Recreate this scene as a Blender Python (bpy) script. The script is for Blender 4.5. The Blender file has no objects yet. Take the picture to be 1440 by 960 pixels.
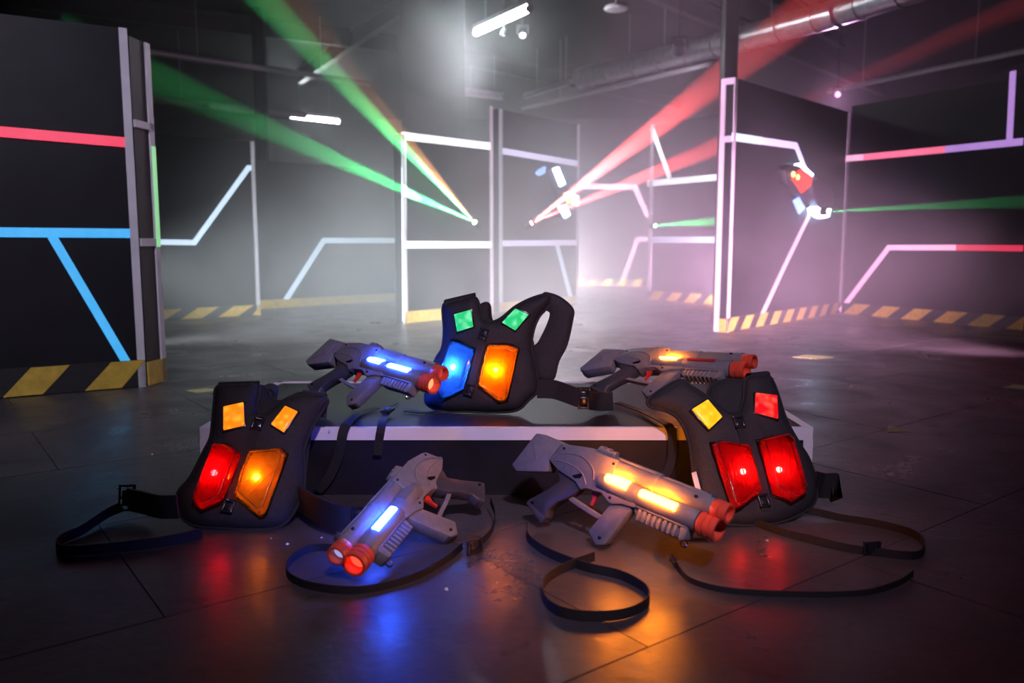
import bpy, bmesh, math, random
from mathutils import Vector, Matrix, noise, geometry
random.seed(7)
SC = bpy.context.scene
COL = SC.collection
V = Vector
# ------------------------------------------------------------------ camera
FPX, CAMH = 1150.0, 0.9
PITCH = math.atan(142 / FPX)
cam = bpy.data.cameras.new('camera'); cam_o = bpy.data.objects.new('camera', cam); COL.objects.link(cam_o)
cam_o.location = (0, 0, CAMH); cam_o.rotation_euler = (math.pi / 2 - PITCH, 0, 0)
cam.sensor_width = 36; cam.lens = FPX / 1440 * 36; cam.clip_end = 200; cam.clip_start = .02
cam.dof.use_dof = True; cam.dof.focus_distance = 2.95; cam.dof.aperture_fstop = 2.2
SC.camera = cam_o
# ------------------------------------------------------------------ world, exposure, sampling
w = bpy.data.worlds.new('world'); SC.world = w; w.use_nodes = True
w.node_tree.nodes['Background'].inputs[0].default_value = (.35, .3, .5, 1)
w.node_tree.nodes['Background'].inputs[1].default_value = 0.0
SC.view_settings.view_transform = 'Standard'; SC.view_settings.look = 'None'
SC.view_settings.gamma = 1; SC.view_settings.use_curve_mapping = False
SC.view_settings.exposure = 0.0
cy = SC.cycles
cy.use_denoising = True; cy.max_bounces = 6; cy.diffuse_bounces = 2; cy.glossy_bounces = 3
cy.transmission_bounces = 4; cy.volume_bounces = 0; cy.transparent_max_bounces = 16
cy.caustics_reflective = False; cy.caustics_refractive = False; cy.sample_clamp_indirect = 4
# ------------------------------------------------------------------ pixel helpers (photo pixels, 1440 x 960)
_fw = V((0, math.cos(PITCH), -math.sin(PITCH))); _up = V((0, math.sin(PITCH), math.cos(PITCH))); _rt = V((1, 0, 0)); _C = V((0, 0, CAMH))
def ray(px, py): return _fw + _rt * ((px - 720) / FPX) - _up * ((py - 480) / FPX)
def G(px, py, z=0.0):
    d = ray(px, py); return _C + d * ((z - CAMH) / d.z)
def onplane(px, py, o, n):
    d = ray(px, py); return _C + d * ((o - _C).dot(n) / d.dot(n))
def atY(px, py, y):
    d = ray(px, py); return _C + d * (y / d.y)
# ------------------------------------------------------------------ materials
MATS = {}
def mat(name, col, rough=.5, metal=0., emit=None, es=0., noise_amt=.25, nscale=30., bump=.0, bscale=120., coat=0., spec=.5, wear=None):
    if name in MATS: return MATS[name]
    m = bpy.data.materials.new(name); m.use_nodes = True; MATS[name] = m
    nt = m.node_tree; b = nt.nodes['Principled BSDF']
    b.inputs['Roughness'].default_value = rough; b.inputs['Metallic'].default_value = metal
    b.inputs['Specular IOR Level'].default_value = spec; b.inputs['Coat Weight'].default_value = coat
    tc = nt.nodes.new('ShaderNodeTexCoord')
    if noise_amt > 0:
        n = nt.nodes.new('ShaderNodeTexNoise'); n.inputs['Scale'].default_value = nscale; n.inputs['Detail'].default_value = 4
        nt.links.new(tc.outputs['Object'], n.inputs['Vector'])
        r = nt.nodes.new('ShaderNodeValToRGB'); nt.links.new(n.outputs['Fac'], r.inputs[0])
        lo = [c * (1 - noise_amt) for c in col]; hi = [min(1, c * (1 + noise_amt)) for c in col]
        r.color_ramp.elements[0].position = .3; r.color_ramp.elements[1].position = .7
        r.color_ramp.elements[0].color = (*lo, 1); r.color_ramp.elements[1].color = (*hi, 1)
        last = r.outputs[0]
        if wear:
            n2 = nt.nodes.new('ShaderNodeTexNoise'); n2.inputs['Scale'].default_value = wear[1]; n2.inputs['Detail'].default_value = 8
            nt.links.new(tc.outputs['Object'], n2.inputs['Vector'])
            r2 = nt.nodes.new('ShaderNodeValToRGB'); nt.links.new(n2.outputs['Fac'], r2.inputs[0])
            r2.color_ramp.elements[0].position = wear[2]; r2.color_ramp.elements[1].position = wear[2] + .04
            mx = nt.nodes.new('ShaderNodeMixRGB'); nt.links.new(r2.outputs[0], mx.inputs[0])
            nt.links.new(last, mx.inputs[1]); mx.inputs[2].default_value = (*wear[0], 1); last = mx.outputs[0]
        nt.links.new(last, b.inputs['Base Color'])
    else: b.inputs['Base Color'].default_value = (*col, 1)
    if bump > 0:
        n3 = nt.nodes.new('ShaderNodeTexNoise'); n3.inputs['Scale'].default_value = bscale; n3.inputs['Detail'].default_value = 5
        nt.links.new(tc.outputs['Object'], n3.inputs['Vector'])
        bp = nt.nodes.new('ShaderNodeBump'); bp.inputs['Strength'].default_value = bump; bp.inputs['Distance'].default_value = .004
        nt.links.new(n3.outputs['Fac'], bp.inputs['Height']); nt.links.new(bp.outputs[0], b.inputs['Normal'])
    if emit:
        b.inputs['Emission Color'].default_value = (*emit, 1); b.inputs['Emission Strength'].default_value = es
    return m
def lens_mat(name, col, glow=.3):
    """clear tinted moulded plastic: transparent tint + translucent body + glossy skin"""
    if name in MATS: return MATS[name]
    m = bpy.data.materials.new(name); m.use_nodes = True; MATS[name] = m
    nt = m.node_tree; nt.nodes.clear()
    out = nt.nodes.new('ShaderNodeOutputMaterial'); tr = nt.nodes.new('ShaderNodeBsdfTransparent'); tl = nt.nodes.new('ShaderNodeBsdfTranslucent')
    gl = nt.nodes.new('ShaderNodeBsdfGlossy'); m1 = nt.nodes.new('ShaderNodeMixShader'); m2 = nt.nodes.new('ShaderNodeMixShader'); lw = nt.nodes.new('ShaderNodeLayerWeight')
    nz = nt.nodes.new('ShaderNodeTexNoise'); nz.inputs['Scale'].default_value = 60; bp = nt.nodes.new('ShaderNodeBump'); bp.inputs['Strength'].default_value = .25; bp.inputs['Distance'].default_value = .004
    tc = nt.nodes.new('ShaderNodeTexCoord'); nt.links.new(tc.outputs['Object'], nz.inputs['Vector']); nt.links.new(nz.outputs['Fac'], bp.inputs['Height'])
    nt.links.new(bp.outputs[0], gl.inputs['Normal'])
    tr.inputs[0].default_value = (*[c ** .5 for c in col], 1); tl.inputs[0].default_value = (*col, 1)
    gl.inputs['Roughness'].default_value = .08; gl.inputs[0].default_value = (.9, .9, .9, 1)
    lw.inputs['Blend'].default_value = .28; m1.inputs[0].default_value = glow
    nt.links.new(tr.outputs[0], m1.inputs[1]); nt.links.new(tl.outputs[0], m1.inputs[2])
    nt.links.new(lw.outputs['Fresnel'], m2.inputs[0]); nt.links.new(m1.outputs[0], m2.inputs[1]); nt.links.new(gl.outputs[0], m2.inputs[2])
    nt.links.new(m2.outputs[0], out.inputs[0]); return m
def emis(name, col, s):
    return mat(name, [c * .5 for c in col], .4, emit=col, es=s, noise_amt=0)

gun_grey = mat('gun_grey_plastic', (.17, .165, .175), .42, noise_amt=.12, nscale=40, bump=.12, bscale=700)
gun_dark = mat('gun_dark_plastic', (.05, .048, .055), .4, noise_amt=.15, bump=.1, bscale=500)
gun_screw = mat('screw_black', (.012, .012, .014), .35, metal=.6)
ring_orange = mat('muzzle_orange_red', (.62, .07, .035), .35, noise_amt=.1)
trigger_red = mat('trigger_red', (.6, .035, .025), .35, noise_amt=.1)
dead_red = mat('unlit_red_window', (.35, .015, .015), .25, noise_amt=.15, coat=.5)
dead_clear = mat('unlit_smoky_window', (.16, .16, .19), .25, noise_amt=.15, coat=.5)
nylon = mat('black_nylon', (.013, .012, .0138), .72, noise_amt=.35, nscale=90, bump=.5, bscale=420)
nylon2 = mat('black_nylon_lining', (.012, .0115, .013), .8, noise_amt=.3, nscale=90, bump=.4, bscale=500)
webbing = mat('black_webbing', (.0055, .0052, .006), .6, noise_amt=.3, nscale=160, bump=.6, bscale=700)
buckle_m = mat('black_buckle_plastic', (.014, .014, .017), .22, noise_amt=.1)
white_trim = mat('white_painted_trim', (.72, .7, .72), .45, noise_amt=.08, nscale=6, wear=((.12, .11, .12), 22., .69))
box_black = mat('black_painted_wood', (.009, .008, .011), .5, spec=.35, noise_amt=.3, nscale=12, bump=.15, bscale=60, wear=((.2, .19, .2), 55., .78))
panel_black = mat('black_panel_paint', (.009, .009, .012), .55, spec=.3, noise_amt=.3, nscale=3., bump=.1, bscale=80)
post_white = mat('white_corner_trim', (.66, .64, .68), .45, noise_amt=.08, nscale=8)
haz_yellow = mat('hazard_yellow', (.62, .42, .06), .5, noise_amt=.18, nscale=20, wear=((.08, .07, .05), 40., .72))
haz_black = mat('hazard_black', (.02, .02, .02), .5, noise_amt=.2)
wall_m = mat('black_wall_paint', (.005, .005, .007), .8, noise_amt=.3, nscale=1.5)
column_m = mat('grey_column_paint', (.05, .052, .055), .7, noise_amt=.15, nscale=3)
steel_dark = mat('dark_painted_steel', (.014, .014, .017), .5, noise_amt=.2, nscale=5)
galv = mat('galvanised_duct', (.42, .42, .44), .32, metal=.85, noise_amt=.15, nscale=14, bump=.2, bscale=20)
pipe_m = mat('grey_pipe', (.3, .3, .31), .4, metal=.4, noise_amt=.15)
marker_m = mat('yellow_floor_tape', (.62, .58, .26), .55, noise_amt=.2, nscale=30)
crumb_m = mat('white_paint_crumb', (.6, .58, .56), .7)
label_m = mat('white_fabric_label', (.6, .58, .58), .7)
chrome = mat('chrome_clip', (.55, .55, .58), .15, metal=1, noise_amt=.05)
# floor: dark worn concrete boards
def floor_material(name, base):
    m = bpy.data.materials.new(name); m.use_nodes = True; nt = m.node_tree; b = nt.nodes['Principled BSDF']
    tc = nt.nodes.new('ShaderNodeTexCoord'); L = nt.links.new
    geo = nt.nodes.new('ShaderNodeNewGeometry')
    def nz(s, d, dist=0.):
        n = nt.nodes.new('ShaderNodeTexNoise'); n.inputs['Scale'].default_value = s; n.inputs['Detail'].default_value = d; n.inputs['Distortion'].default_value = dist
        L(geo.outputs['Position'], n.inputs['Vector']); return n
    def ramp(src, p0, c0, p1, c1):
        r = nt.nodes.new('ShaderNodeValToRGB'); L(src, r.inputs[0]); e = r.color_ramp.elements
        e[0].position, e[1].position = p0, p1; e[0].color = (*c0, 1); e[1].color = (*c1, 1); return r
    big = ramp(nz(1.3, 6, .6).outputs['Fac'], .3, [c * .55 for c in base], .72, [c * 1.45 for c in base])
    fine = nz(38, 8)
    spots = ramp(nz(9, 10, 1.2).outputs['Fac'], .62, (0, 0, 0), .70, (1, 1, 1))
    mx = nt.nodes.new('ShaderNodeMixRGB'); L(spots.outputs[0], mx.inputs[0]); L(big.outputs[0], mx.inputs[1]); mx.inputs[2].default_value = (*[c * .45 for c in base], 1)
    L(mx.outputs[0], b.inputs['Base Color'])
    rr = ramp(nz(2.6, 8, .8).outputs['Fac'], .3, (.2,) * 3, .75, (.42,) * 3)
    ad = nt.nodes.new('ShaderNodeMath'); ad.operation = 'MULTIPLY_ADD'; L(fine.outputs['Fac'], ad.inputs[0]); ad.inputs[1].default_value = .12; L(rr.outputs[0], ad.inputs[2])
    L(ad.outputs[0], b.inputs['Roughness'])
    bp = nt.nodes.new('ShaderNodeBump'); bp.inputs['Strength'].default_value = .18; bp.inputs['Distance'].default_value = .01
    hb = nz(22, 9, .4); L(hb.outputs['Fac'], bp.inputs['Height']); L(bp.outputs[0], b.inputs['Normal'])
    b.inputs['Specular IOR Level'].default_value = .55
    return m
floor_m = floor_material('dark_concrete', (.055, .050, .050))
joint_m = mat('dark_floor_joint', (.010, .009, .009), .8)

# ------------------------------------------------------------------ mesh building
WM = {}     # world matrices of the parents made here
class MB:
    def __init__(s): s.v = []; s.f = []
    def add(s, vs, fs):
        o = len(s.v); s.v += [V(p) for p in vs]; s.f += [tuple(i + o for i in f) for f in fs]; return s
    def box(s, lo, hi, M=None):
        x0, y0, z0 = lo; x1, y1, z1 = hi
        vs = [V(p) for p in ((x0, y0, z0), (x1, y0, z0), (x1, y1, z0), (x0, y1, z0), (x0, y0, z1), (x1, y0, z1), (x1, y1, z1), (x0, y1, z1))]
        if M: vs = [M @ p for p in vs]
        return s.add(vs, [(0, 3, 2, 1), (4, 5, 6, 7), (0, 1, 5, 4), (1, 2, 6, 5), (2, 3, 7, 6), (3, 0, 4, 7)])
    def prism(s, poly, a, b):
        """poly: list of points (Vector); a, b: offsets vectors for the two caps"""
        n = len(poly); vs = [p + a for p in poly] + [p + b for p in poly]
        return s.add(vs, [tuple(range(n))[::-1], tuple(range(n, 2 * n))] + [(i, (i + 1) % n, (i + 1) % n + n, i + n) for i in range(n)])
    def loft(s, rings, cap=True):
        n = len(rings[0]); vs = [p for r in rings for p in r]; fs = []
        for k in range(len(rings) - 1):
            for i in range(n): fs.append((k * n + i, k * n + (i + 1) % n, (k + 1) * n + (i + 1) % n, (k + 1) * n + i))
        if cap: fs += [tuple(range(n))[::-1], tuple((len(rings) - 1) * n + i for i in range(n))]
        return s.add(vs, fs)
    def lathe(s, prof, o, ax, seg=28, cap=True):
        """prof: (distance along axis, radius)"""
        ax = V(ax).normalized(); u = ax.orthogonal().normalized(); t = ax.cross(u)
        return s.loft([[o + ax * d + (u * math.cos(2 * math.pi * i / seg) + t * math.sin(2 * math.pi * i / seg)) * r for i in range(seg)] for d, r in prof], cap)
    def tube(s, pts, r, seg=10, closed=False):
        rings = []; pts = [V(p) for p in pts]; n = len(pts)
        d0 = None; u = None
        for i, p in enumerate(pts):
            a = pts[(i - 1) % n] if (closed or i) else p; b = pts[(i + 1) % n] if (closed or i < n - 1) else p
            d = (b - a).normalized()
            if u is None: u = d.orthogonal().normalized()
            u = (u - d * u.dot(d)).normalized(); t = d.cross(u)
            rings.append([p + (u * math.cos(2 * math.pi * k / seg) + t * math.sin(2 * math.pi * k / seg)) * r for k in range(seg)])
        if closed: rings.append(rings[0])
        return s.loft(rings, not closed)
    def ribbon(s, pts, ups, wd, th=.002):
        """flat band through pts; ups = direction of its width at each point"""
        rings = []; n = len(pts)
        for i, p in enumerate(pts):
            d = (pts[min(i + 1, n - 1)] - pts[max(i - 1, 0)]).normalized(); u = ups[i]; u = (u - d * u.dot(d)).normalized(); t = d.cross(u).normalized()
            h = (wd[i] if isinstance(wd, (list, tuple)) else wd) / 2
            rings.append([p + u * h + t * th, p + u * h - t * th, p - u * h - t * th, p - u * h + t * th])
        return s.loft(rings)
def build(name, mb, m, parent=None, bevel=0., smooth=True, seg=2, ang=38, local=False):
    me = bpy.data.meshes.new(name); vs = mb.v
    if parent is not None and not local:
        inv = WM[parent.name].inverted(); vs = [inv @ p for p in vs]
    me.from_pydata([tuple(p) for p in vs], [], mb.f)
    bm = bmesh.new(); bm.from_mesh(me); bmesh.ops.remove_doubles(bm, verts=bm.verts, dist=1e-6); bmesh.ops.recalc_face_normals(bm, faces=bm.faces)
    if bevel > 0:
        es = [e for e in bm.edges if len(e.link_faces) == 2 and e.calc_face_angle(0) > math.radians(28)]
        try: bmesh.ops.bevel(bm, geom=es, offset=bevel, segments=seg, affect='EDGES', clamp_overlap=True, profile=.5)
        except Exception: pass
    bm.to_mesh(me); bm.free()
    if smooth:
        me.polygons.foreach_set('use_smooth', [True] * len(me.polygons)); me.set_sharp_from_angle(angle=math.radians(ang))
    me.materials.append(m)
    o = bpy.data.objects.new(name, me); COL.objects.link(o)
    if parent is not None: o.parent = parent; WM[o.name] = WM[parent.name]
    else: WM[o.name] = Matrix.Identity(4)
    return o
def tag(o, label=None, cat=None, group=None, kind=None):
    for k, v in (('label', label), ('category', cat), ('group', group), ('kind', kind)):
        if v: o[k] = v
    return o
def thing(name, label, cat, loc=(0, 0, 0), M=None, group=None):
    o = bpy.data.objects.new(name, None); COL.objects.link(o); o.empty_display_size = .1
    M = M or Matrix.Translation(V(loc)); o.matrix_world = M; WM[o.name] = M.copy()
    return tag(o, label, cat, group)
def smooth_path(pts, per=8):
    pts = [V(p) for p in pts]; out = []
    for i in range(len(pts) - 1):
        p0 = pts[max(i - 1, 0)]; p1 = pts[i]; p2 = pts[i + 1]; p3 = pts[min(i + 2, len(pts) - 1)]
        for k in range(per):
            t = k / per
            out.append(.5 * (2 * p1 + (p2 - p0) * t + (2 * p0 - 5 * p1 + 4 * p2 - p3) * t * t + (3 * p1 - p0 - 3 * p2 + p3) * t ** 3))
    return out + [pts[-1]]
def light(name, kind, loc, energy, col, target=None, parent=None, **kw):
    l = bpy.data.lights.new(name, kind); l.energy = energy; l.color = col
    for k, v in kw.items(): setattr(l, k, v)
    o = bpy.data.objects.new(name, l); COL.objects.link(o); M = Matrix.Translation(V(loc))
    if target is not None: M = M @ (V(target) - V(loc)).to_track_quat('-Z', 'Y').to_matrix().to_4x4()
    if parent is not None: o.parent = parent; o.matrix_local = WM[parent.name].inverted() @ M
    else: o.matrix_world = M
    return o
X, Y, Z = V((1, 0, 0)), V((0, 1, 0)), V((0, 0, 1))

# ------------------------------------------------------------------ room shell
RX0, RX1, RY0, RY1, RZ = -10.5, 10.5, -4.0, 25.0, 4.5
fl = build('floor', MB().box((RX0, RY0, -.2), (RX1, RY1, -.003)), joint_m); tag(fl, 'dark worn concrete floor of large boards', kind='structure')
build_c = build('ceiling', MB().box((RX0, RY0, RZ), (RX1, RY1, RZ + .2)), wall_m); tag(build_c, 'black painted hall ceiling', kind='structure')
for n, lo, hi in (('wall_back', (RX0, RY1, 0), (RX1, RY1 + .2, RZ)), ('wall_front', (RX0, RY0 - .2, 0), (RX1, RY0, RZ)), ('wall_left', (RX0 - .2, RY0, 0), (RX0, RY1, RZ)), ('wall_right', (RX1, RY0, 0), (RX1 + .2, RY1, RZ))):
    tag(build(n, MB().box(lo, hi), wall_m), 'black painted hall wall', kind='structure')
# floor boards laid askew to the camera, joints recessed
ca, sa = .8, .6
TW, TL = .8, 1.65
bme = None; nb = 0
for j in range(-8, 26):
    for i in range(-12, 14):
        a0 = 1.28 + TL * i + (TL * .5 if j % 2 else 0); b0 = 1.2 + TW * j
        cx, cyy = a0 + TL / 2, b0 + TW / 2
        wx, wy = cx * ca - cyy * sa, cx * sa + cyy * ca
        if not (RX0 + .7 < wx < RX1 - .7 and .2 < wy < 15): continue
        if abs(wx) > .75 * wy + 1.3: continue
        if nb >= 295: continue
        if bme is None:
            o = build('floor_board', MB().box((-TL / 2 + .0022, -TW / 2 + .0022, -.02), (TL / 2 - .0022, TW / 2 - .0022, 0)), floor_m, smooth=False); bme = o.data; nb += 1
        else: o = bpy.data.objects.new('floor_board', bme); COL.objects.link(o); nb += 1
        o.parent = fl; o.matrix_local = Matrix.Translation((wx, wy, random.uniform(-.0008, .0004))) @ Matrix.Rotation(math.atan2(sa, ca), 4, 'Z')
tag(build('floor_beyond', MB().box((RX0, RY0, -.02), (RX1, .6, -.0015)).box((RX0, 14.5, -.02), (RX1, RY1, -.0015)), floor_m, fl), kind='stuff')

# ------------------------------------------------------------------ maze panels
ANG_T = .11
class Panel:
    """upright partition: front face from A to B (ground points), thickness away from the viewer"""
    def __init__(s, name, label, A, B, h, t=.12, ext=0.):
        s.A, s.B = V((A.x, A.y, 0)), V((B.x, B.y, 0)); s.d = (s.B - s.A).normalized()
        s.A = s.A - s.d * ext; s.n = V((s.d.y, -s.d.x, 0))
        if s.n.dot(-s.A - s.B) < 0: s.n = -s.n
        s.L = (s.B - s.A).length; s.h = h; s.t = t
        s.root = thing(name, label, 'partition', s.A)
        mb = MB().prism([s.A, s.B, s.B - s.n * t, s.A - s.n * t], Z * 0.0, Z * h); s.body = build('board', mb, panel_black, s.root, smooth=False)
    def P(s, px, py, off=0.): return onplane(px, py, s.A + s.n * off, s.n)
    def pt(s, u, z, off=0.): return s.A + s.d * u + Z * z + s.n * off
    def uz(s, px, py):
        p = s.P(px, py); return (p - s.A).dot(s.d), p.z
    def post(s, u, top=None, side=0, w=.045, back=False, bot=0.):
        top = top or s.h; o = -s.t if back else 0
        u0, u1 = (u - w if side > 0 else u, u if side > 0 else u + w) if side else (u - w / 2, u + w / 2)
        q = .012 * (-1 if back else 1)
        mb = MB().prism([s.pt(u0, bot, o), s.pt(u1, bot, o), s.pt(u1, bot, o + q), s.pt(u0, bot, o + q)], Z * 0, Z * (top - bot))
        return build('corner_trim', mb, post_white, s.root, smooth=False)
    def end_post(s, which, front=True, top=None, w=.04):
        u = 0 if which < 0 else s.L; sg = which; o = 0 if front else -s.t; top = top or s.h
        o2 = o - w if front else o + w
        mb = MB().prism([s.pt(u, 0, o), s.pt(u + sg * .012, 0, o), s.pt(u + sg * .012, 0, o2), s.pt(u, 0, o2)], Z * 0, Z * top)
        return build('corner_trim', mb, post_white, s.root, smooth=False)
    def end_bar(s, which, z0, z1, m=None):
        u = 0 if which < 0 else s.L; sg = which
        mb = MB().prism([s.pt(u, z0, 0), s.pt(u + sg * .01, z0, 0), s.pt(u + sg * .01, z0, -s.t), s.pt(u, z0, -s.t)], Z * 0, Z * (z1 - z0))
        return build('cross_bar', mb, m or post_white, s.root, smooth=False)
    def kick(s, hgt=.13, stripes=None, plain=False, sw=.17, pitch=.34, start=.02, slant=.14, u0=0, u1=None):
        u1 = u1 or s.L
        kb = build('kick_board', MB().prism([s.pt(u0, 0, 0), s.pt(u1, 0, 0), s.pt(u1, 0, .012), s.pt(u0, 0, .012)], Z * .004, Z * hgt), haz_yellow if plain else haz_black, s.root, smooth=False)
        if plain: return kb
        u = start; k = 0
        while u < u1 and k < 30:
            a, b = u, u + sw
            q = [(max(u0, min(a, u1)), .006), (max(u0, min(b, u1)), .006), (max(u0, min(b + slant, u1)), hgt - .002), (max(u0, min(a + slant, u1)), hgt - .002)]
            if q[1][0] - q[0][0] > .01 or q[2][0] - q[3][0] > .01:
                build('hazard_stripe', MB().prism([s.pt(x, z, .012) for x, z in q], s.n * 0, s.n * .003), haz_yellow, kb, smooth=False)
            u += pitch; k += 1
        return kb
    def strip(s, pix, m, wd=.058):
        """glowing strip along photo pixels lying on this face"""
        q = [s.uz(*p) for p in pix]; q = [V((a, b)) for a, b in q]; n = len(q); Lf, Rt = [], []
        for i in range(n):
            d1 = (q[i] - q[i - 1]).normalized() if i else (q[1] - q[0]).normalized(); d2 = (q[i + 1] - q[i]).normalized() if i < n - 1 else d1
            n1 = V((-d1.y, d1.x)); n2 = V((-d2.y, d2.x)); mm = (n1 + n2).normalized(); k = wd / 2 / max(.35, mm.dot(n1))
            Lf.append(q[i] + mm * k); Rt.append(q[i] - mm * k)
        mb = MB()
        for i in range(n - 1):
            mb.prism([s.pt(p.x, p.y, .0) for p in (Lf[i], Lf[i + 1], Rt[i + 1], Rt[i])], s.n * .001, s.n * .010)
        return build('light_strip', mb, m, s.root, smooth=False)

SE = 1.25   # strip emission scale
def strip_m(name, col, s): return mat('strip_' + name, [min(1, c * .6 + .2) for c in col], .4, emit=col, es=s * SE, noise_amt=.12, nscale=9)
st_red = strip_m('red', (.75, .012, .06), .72); st_cyan = strip_m('cyan', (.012, .36, .75), .72)
st_ice = strip_m('ice', (.52, .68, .85), .9); st_white = strip_m('white', (.86, .92, .95), 1.15); st_warm = strip_m('warm_white', (.8, .78, .68), .8)
st_lav = strip_m('lavender', (.62, .55, .82), .85); st_pink = strip_m('pink', (.80, .42, .60), .8); st_purple = strip_m('purple', (.42, .22, .62), .75)
st_painted_green = strip_m('green', (.22, .62, .25), .7); st_hot = strip_m('hot_pink', (.78, .12, .22), .9)

p1 = Panel('maze_panel', 'black maze panel at far left with red and cyan glowing strips', G(0, 560), G(206, 543), 2.14, .13, 2.6)
p1.post(p1.L, side=1); p1.kick(.17, sw=.2, pitch=.42, start=p1.L - 2.44, slant=.15)
p1.strip([(-60, 180), (185, 201)], st_red); p1.strip([(-60, 326), (190, 328)], st_cyan, .055); p1.strip([(73, 332), (184, 520)], st_cyan, .05)
b1, b2 = G(208, 543), G(233, 535)
p1b = Panel('maze_panel', 'narrow black panel end with painted green light on its edge beside the far left panel', b1, b2, 2.1, .10)
p1b.post(p1b.L, side=1, w=.05); p1b.kick(.15, plain=True)
for y0, y1 in ((181, 171), (346, 335)):
    q0, q1 = p1b.uz(200, y0)[1], p1b.uz(200, y1)[1]
    build('cross_bar', MB().prism([p1b.pt(0, q0, 0), p1b.pt(p1b.L, q0, 0), p1b.pt(p1b.L, q0, .012), p1b.pt(0, q0, .012)], Z * 0, Z * (q1 - q0)), post_white, p1b.root, smooth=False)
build('light_strip', MB().prism([p1b.pt(p1b.L - .045, .86, .012), p1b.pt(p1b.L - .002, .86, .012), p1b.pt(p1b.L - .002, .86, .016), p1b.pt(p1b.L - .045, .86, .016)], Z * 0, Z * .62), st_painted_green, p1b.root, smooth=False)  # green light falling on the corner trim, painted as a glowing strip
p2 = Panel('maze_panel', 'black maze panel with pale blue zigzag strip behind the far left panel', G(228, 451), G(366, 443), 2.06, .12, 2.0)
p2.post(p2.L, side=1); p2.kick(.13, sw=.24, pitch=.42, start=.1, slant=.2); p2.end_post(1, False)
p2.strip([(215, 340), (273, 341), (349, 236), (357, 236)], st_ice)
p3 = Panel('maze_panel', 'hazy black maze panel with bent pale strip left of the grey column', G(378, 434), G(560, 423), 1.93, .12, .3)
p3.kick(.12, plain=True); p3.strip([(400, 424), (455, 338), (557, 338)], st_ice, .07)
p3.post(p3.L, side=1)
p4 = Panel('maze_panel', 'black maze panel framed in bright white strips left of the green beam source', G(568, 455), G(693, 442), 2.02, .12)
p4.post(0, side=-1, w=.05); p4.post(p4.L, top=2.48, side=1, w=.05); p4.kick(.13, plain=True)
p4.strip([(566, 191), (692, 206)], st_white, .08); p4.strip([(570, 344), (692, 344)], st_white, .075); p4.strip([(567, 186), (569, 452)], st_white, .06)
p5 = Panel('maze_panel', 'black maze panel with lavender strips carrying a glowing target in the centre', G(702, 439), G(812, 427), 2.5, .12)
p5.post(0, side=-1, w=.06); p5.post(p5.L, side=1, w=.05); p5.kick(.12, plain=True)
p5.strip([(705, 212), (812, 230)], st_lav, .075); p5.strip([(705, 342), (812, 341)], st_lav, .07); p5.strip([(783, 344), (804, 425)], st_ice, .07)
p6 = Panel('maze_panel', 'farthest maze panel with pink bent strips in the haze', G(800, 402), G(925, 402), 2.3, .12)
p6.kick(.13, sw=.16, pitch=.3, start=.03, slant=.1); p6.strip([(815, 262), (893, 263), (911, 305)], st_pink, .1); p6.strip([(911, 336), (896, 337), (875, 396)], st_pink, .09)
p7 = Panel('maze_panel', 'black maze panel with slanted white strip and green beam source', G(911, 421), G(1010, 429), 2.62, .12, .0)
p7.post(0, side=-1, w=.06); p7.kick(.14, sw=.2, pitch=.36, start=.02, slant=.14)
p7.strip([(911, 258), (1012, 249)], st_white, .085); p7.strip([(911, 337), (1010, 337)], st_ice, .085); p7.strip([(917, 180), (942, 250)], st_white, .07)
p8 = Panel('maze_panel', 'black maze panel with lavender bent strip carrying the red lit target', G(1021, 467), G(1181, 440), 2.44, .13)
p8.post(0, side=-1, w=.05); p8.end_post(-1, False, w=.05); p8.post(p8.L, side=1, w=.04); p8.kick(.14, sw=.17, pitch=.33, start=-.05, slant=.12)
p8.end_bar(-1, 1.84, 1.9); p8.end_bar(-1, 2.38, 2.44); p8.end_bar(-1, 0, .13, haz_yellow)
p8.strip([(1029, 192), (1070, 198)], st_ice, .075); p8.strip([(1070, 198), (1119, 205), (1135, 246)], st_lav, .07); p8.strip([(1137, 303), (1100, 380), (1068, 449)], st_pink, .06)
p9 = Panel('maze_panel', 'black maze panel at far right with pink to red glowing strips', G(1184, 441), G(1440, 465), 2.5, .12, .0)
p9.kick(.14, sw=.22, pitch=.40, start=.02, slant=.17)
p9.strip([(1190, 223), (1215, 221)], st_pink, .07); p9.strip([(1215, 221), (1330, 210)], st_hot, .07); p9.strip([(1330, 210), (1439, 199)], st_purple, .07)
p9.strip([(1425, 100), (1420, 196)], st_purple, .06); p9.strip([(1182, 437), (1250, 348), (1345, 348)], st_pink, .06); p9.strip([(1345, 348), (1439, 349)], st_red, .06)
pA = Panel('maze_panel', 'black maze panel continuing past the right picture edge', p9.B + p9.d * .01, p9.B + p9.d * 2.2, 2.5, .12)
pA.kick(.14, sw=.22, pitch=.40, start=.05, slant=.17); pA.strip([(1443, 199), (1560, 188)], st_purple, .07); pA.strip([(1443, 349), (1560, 350)], st_red, .06)

# ------------------------------------------------------------------ columns, ceiling gear
def column(name, label, px0, px1, y, depth, m, rot=0., side=0.):
    a = atY(px0, 300, y); b = atY(px1, 300, y); wd = b.x - a.x; cx = (a.x + b.x) / 2
    Mx = Matrix.Translation((cx, y + depth / 2, 0)) @ Matrix.Rotation(rot, 4, 'Z')
    o = build(name, MB().box((-wd / 2, -depth / 2, 0), (wd / 2, depth / 2, RZ), Mx), m, None, bevel=.01); return tag(o, label, 'column')
column('support_column', 'broad pale grey column rising behind the white framed panel', 564, 652, 10.9, .6, column_m, rot=.10)
column('support_column', 'slim dark steel column behind the pale blue zigzag panel', 363, 378, 13.2, .18, steel_dark)
column('support_column', 'dark steel column rising behind the panel with the red target', 1012, 1031, 9.0, .2, steel_dark)

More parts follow.
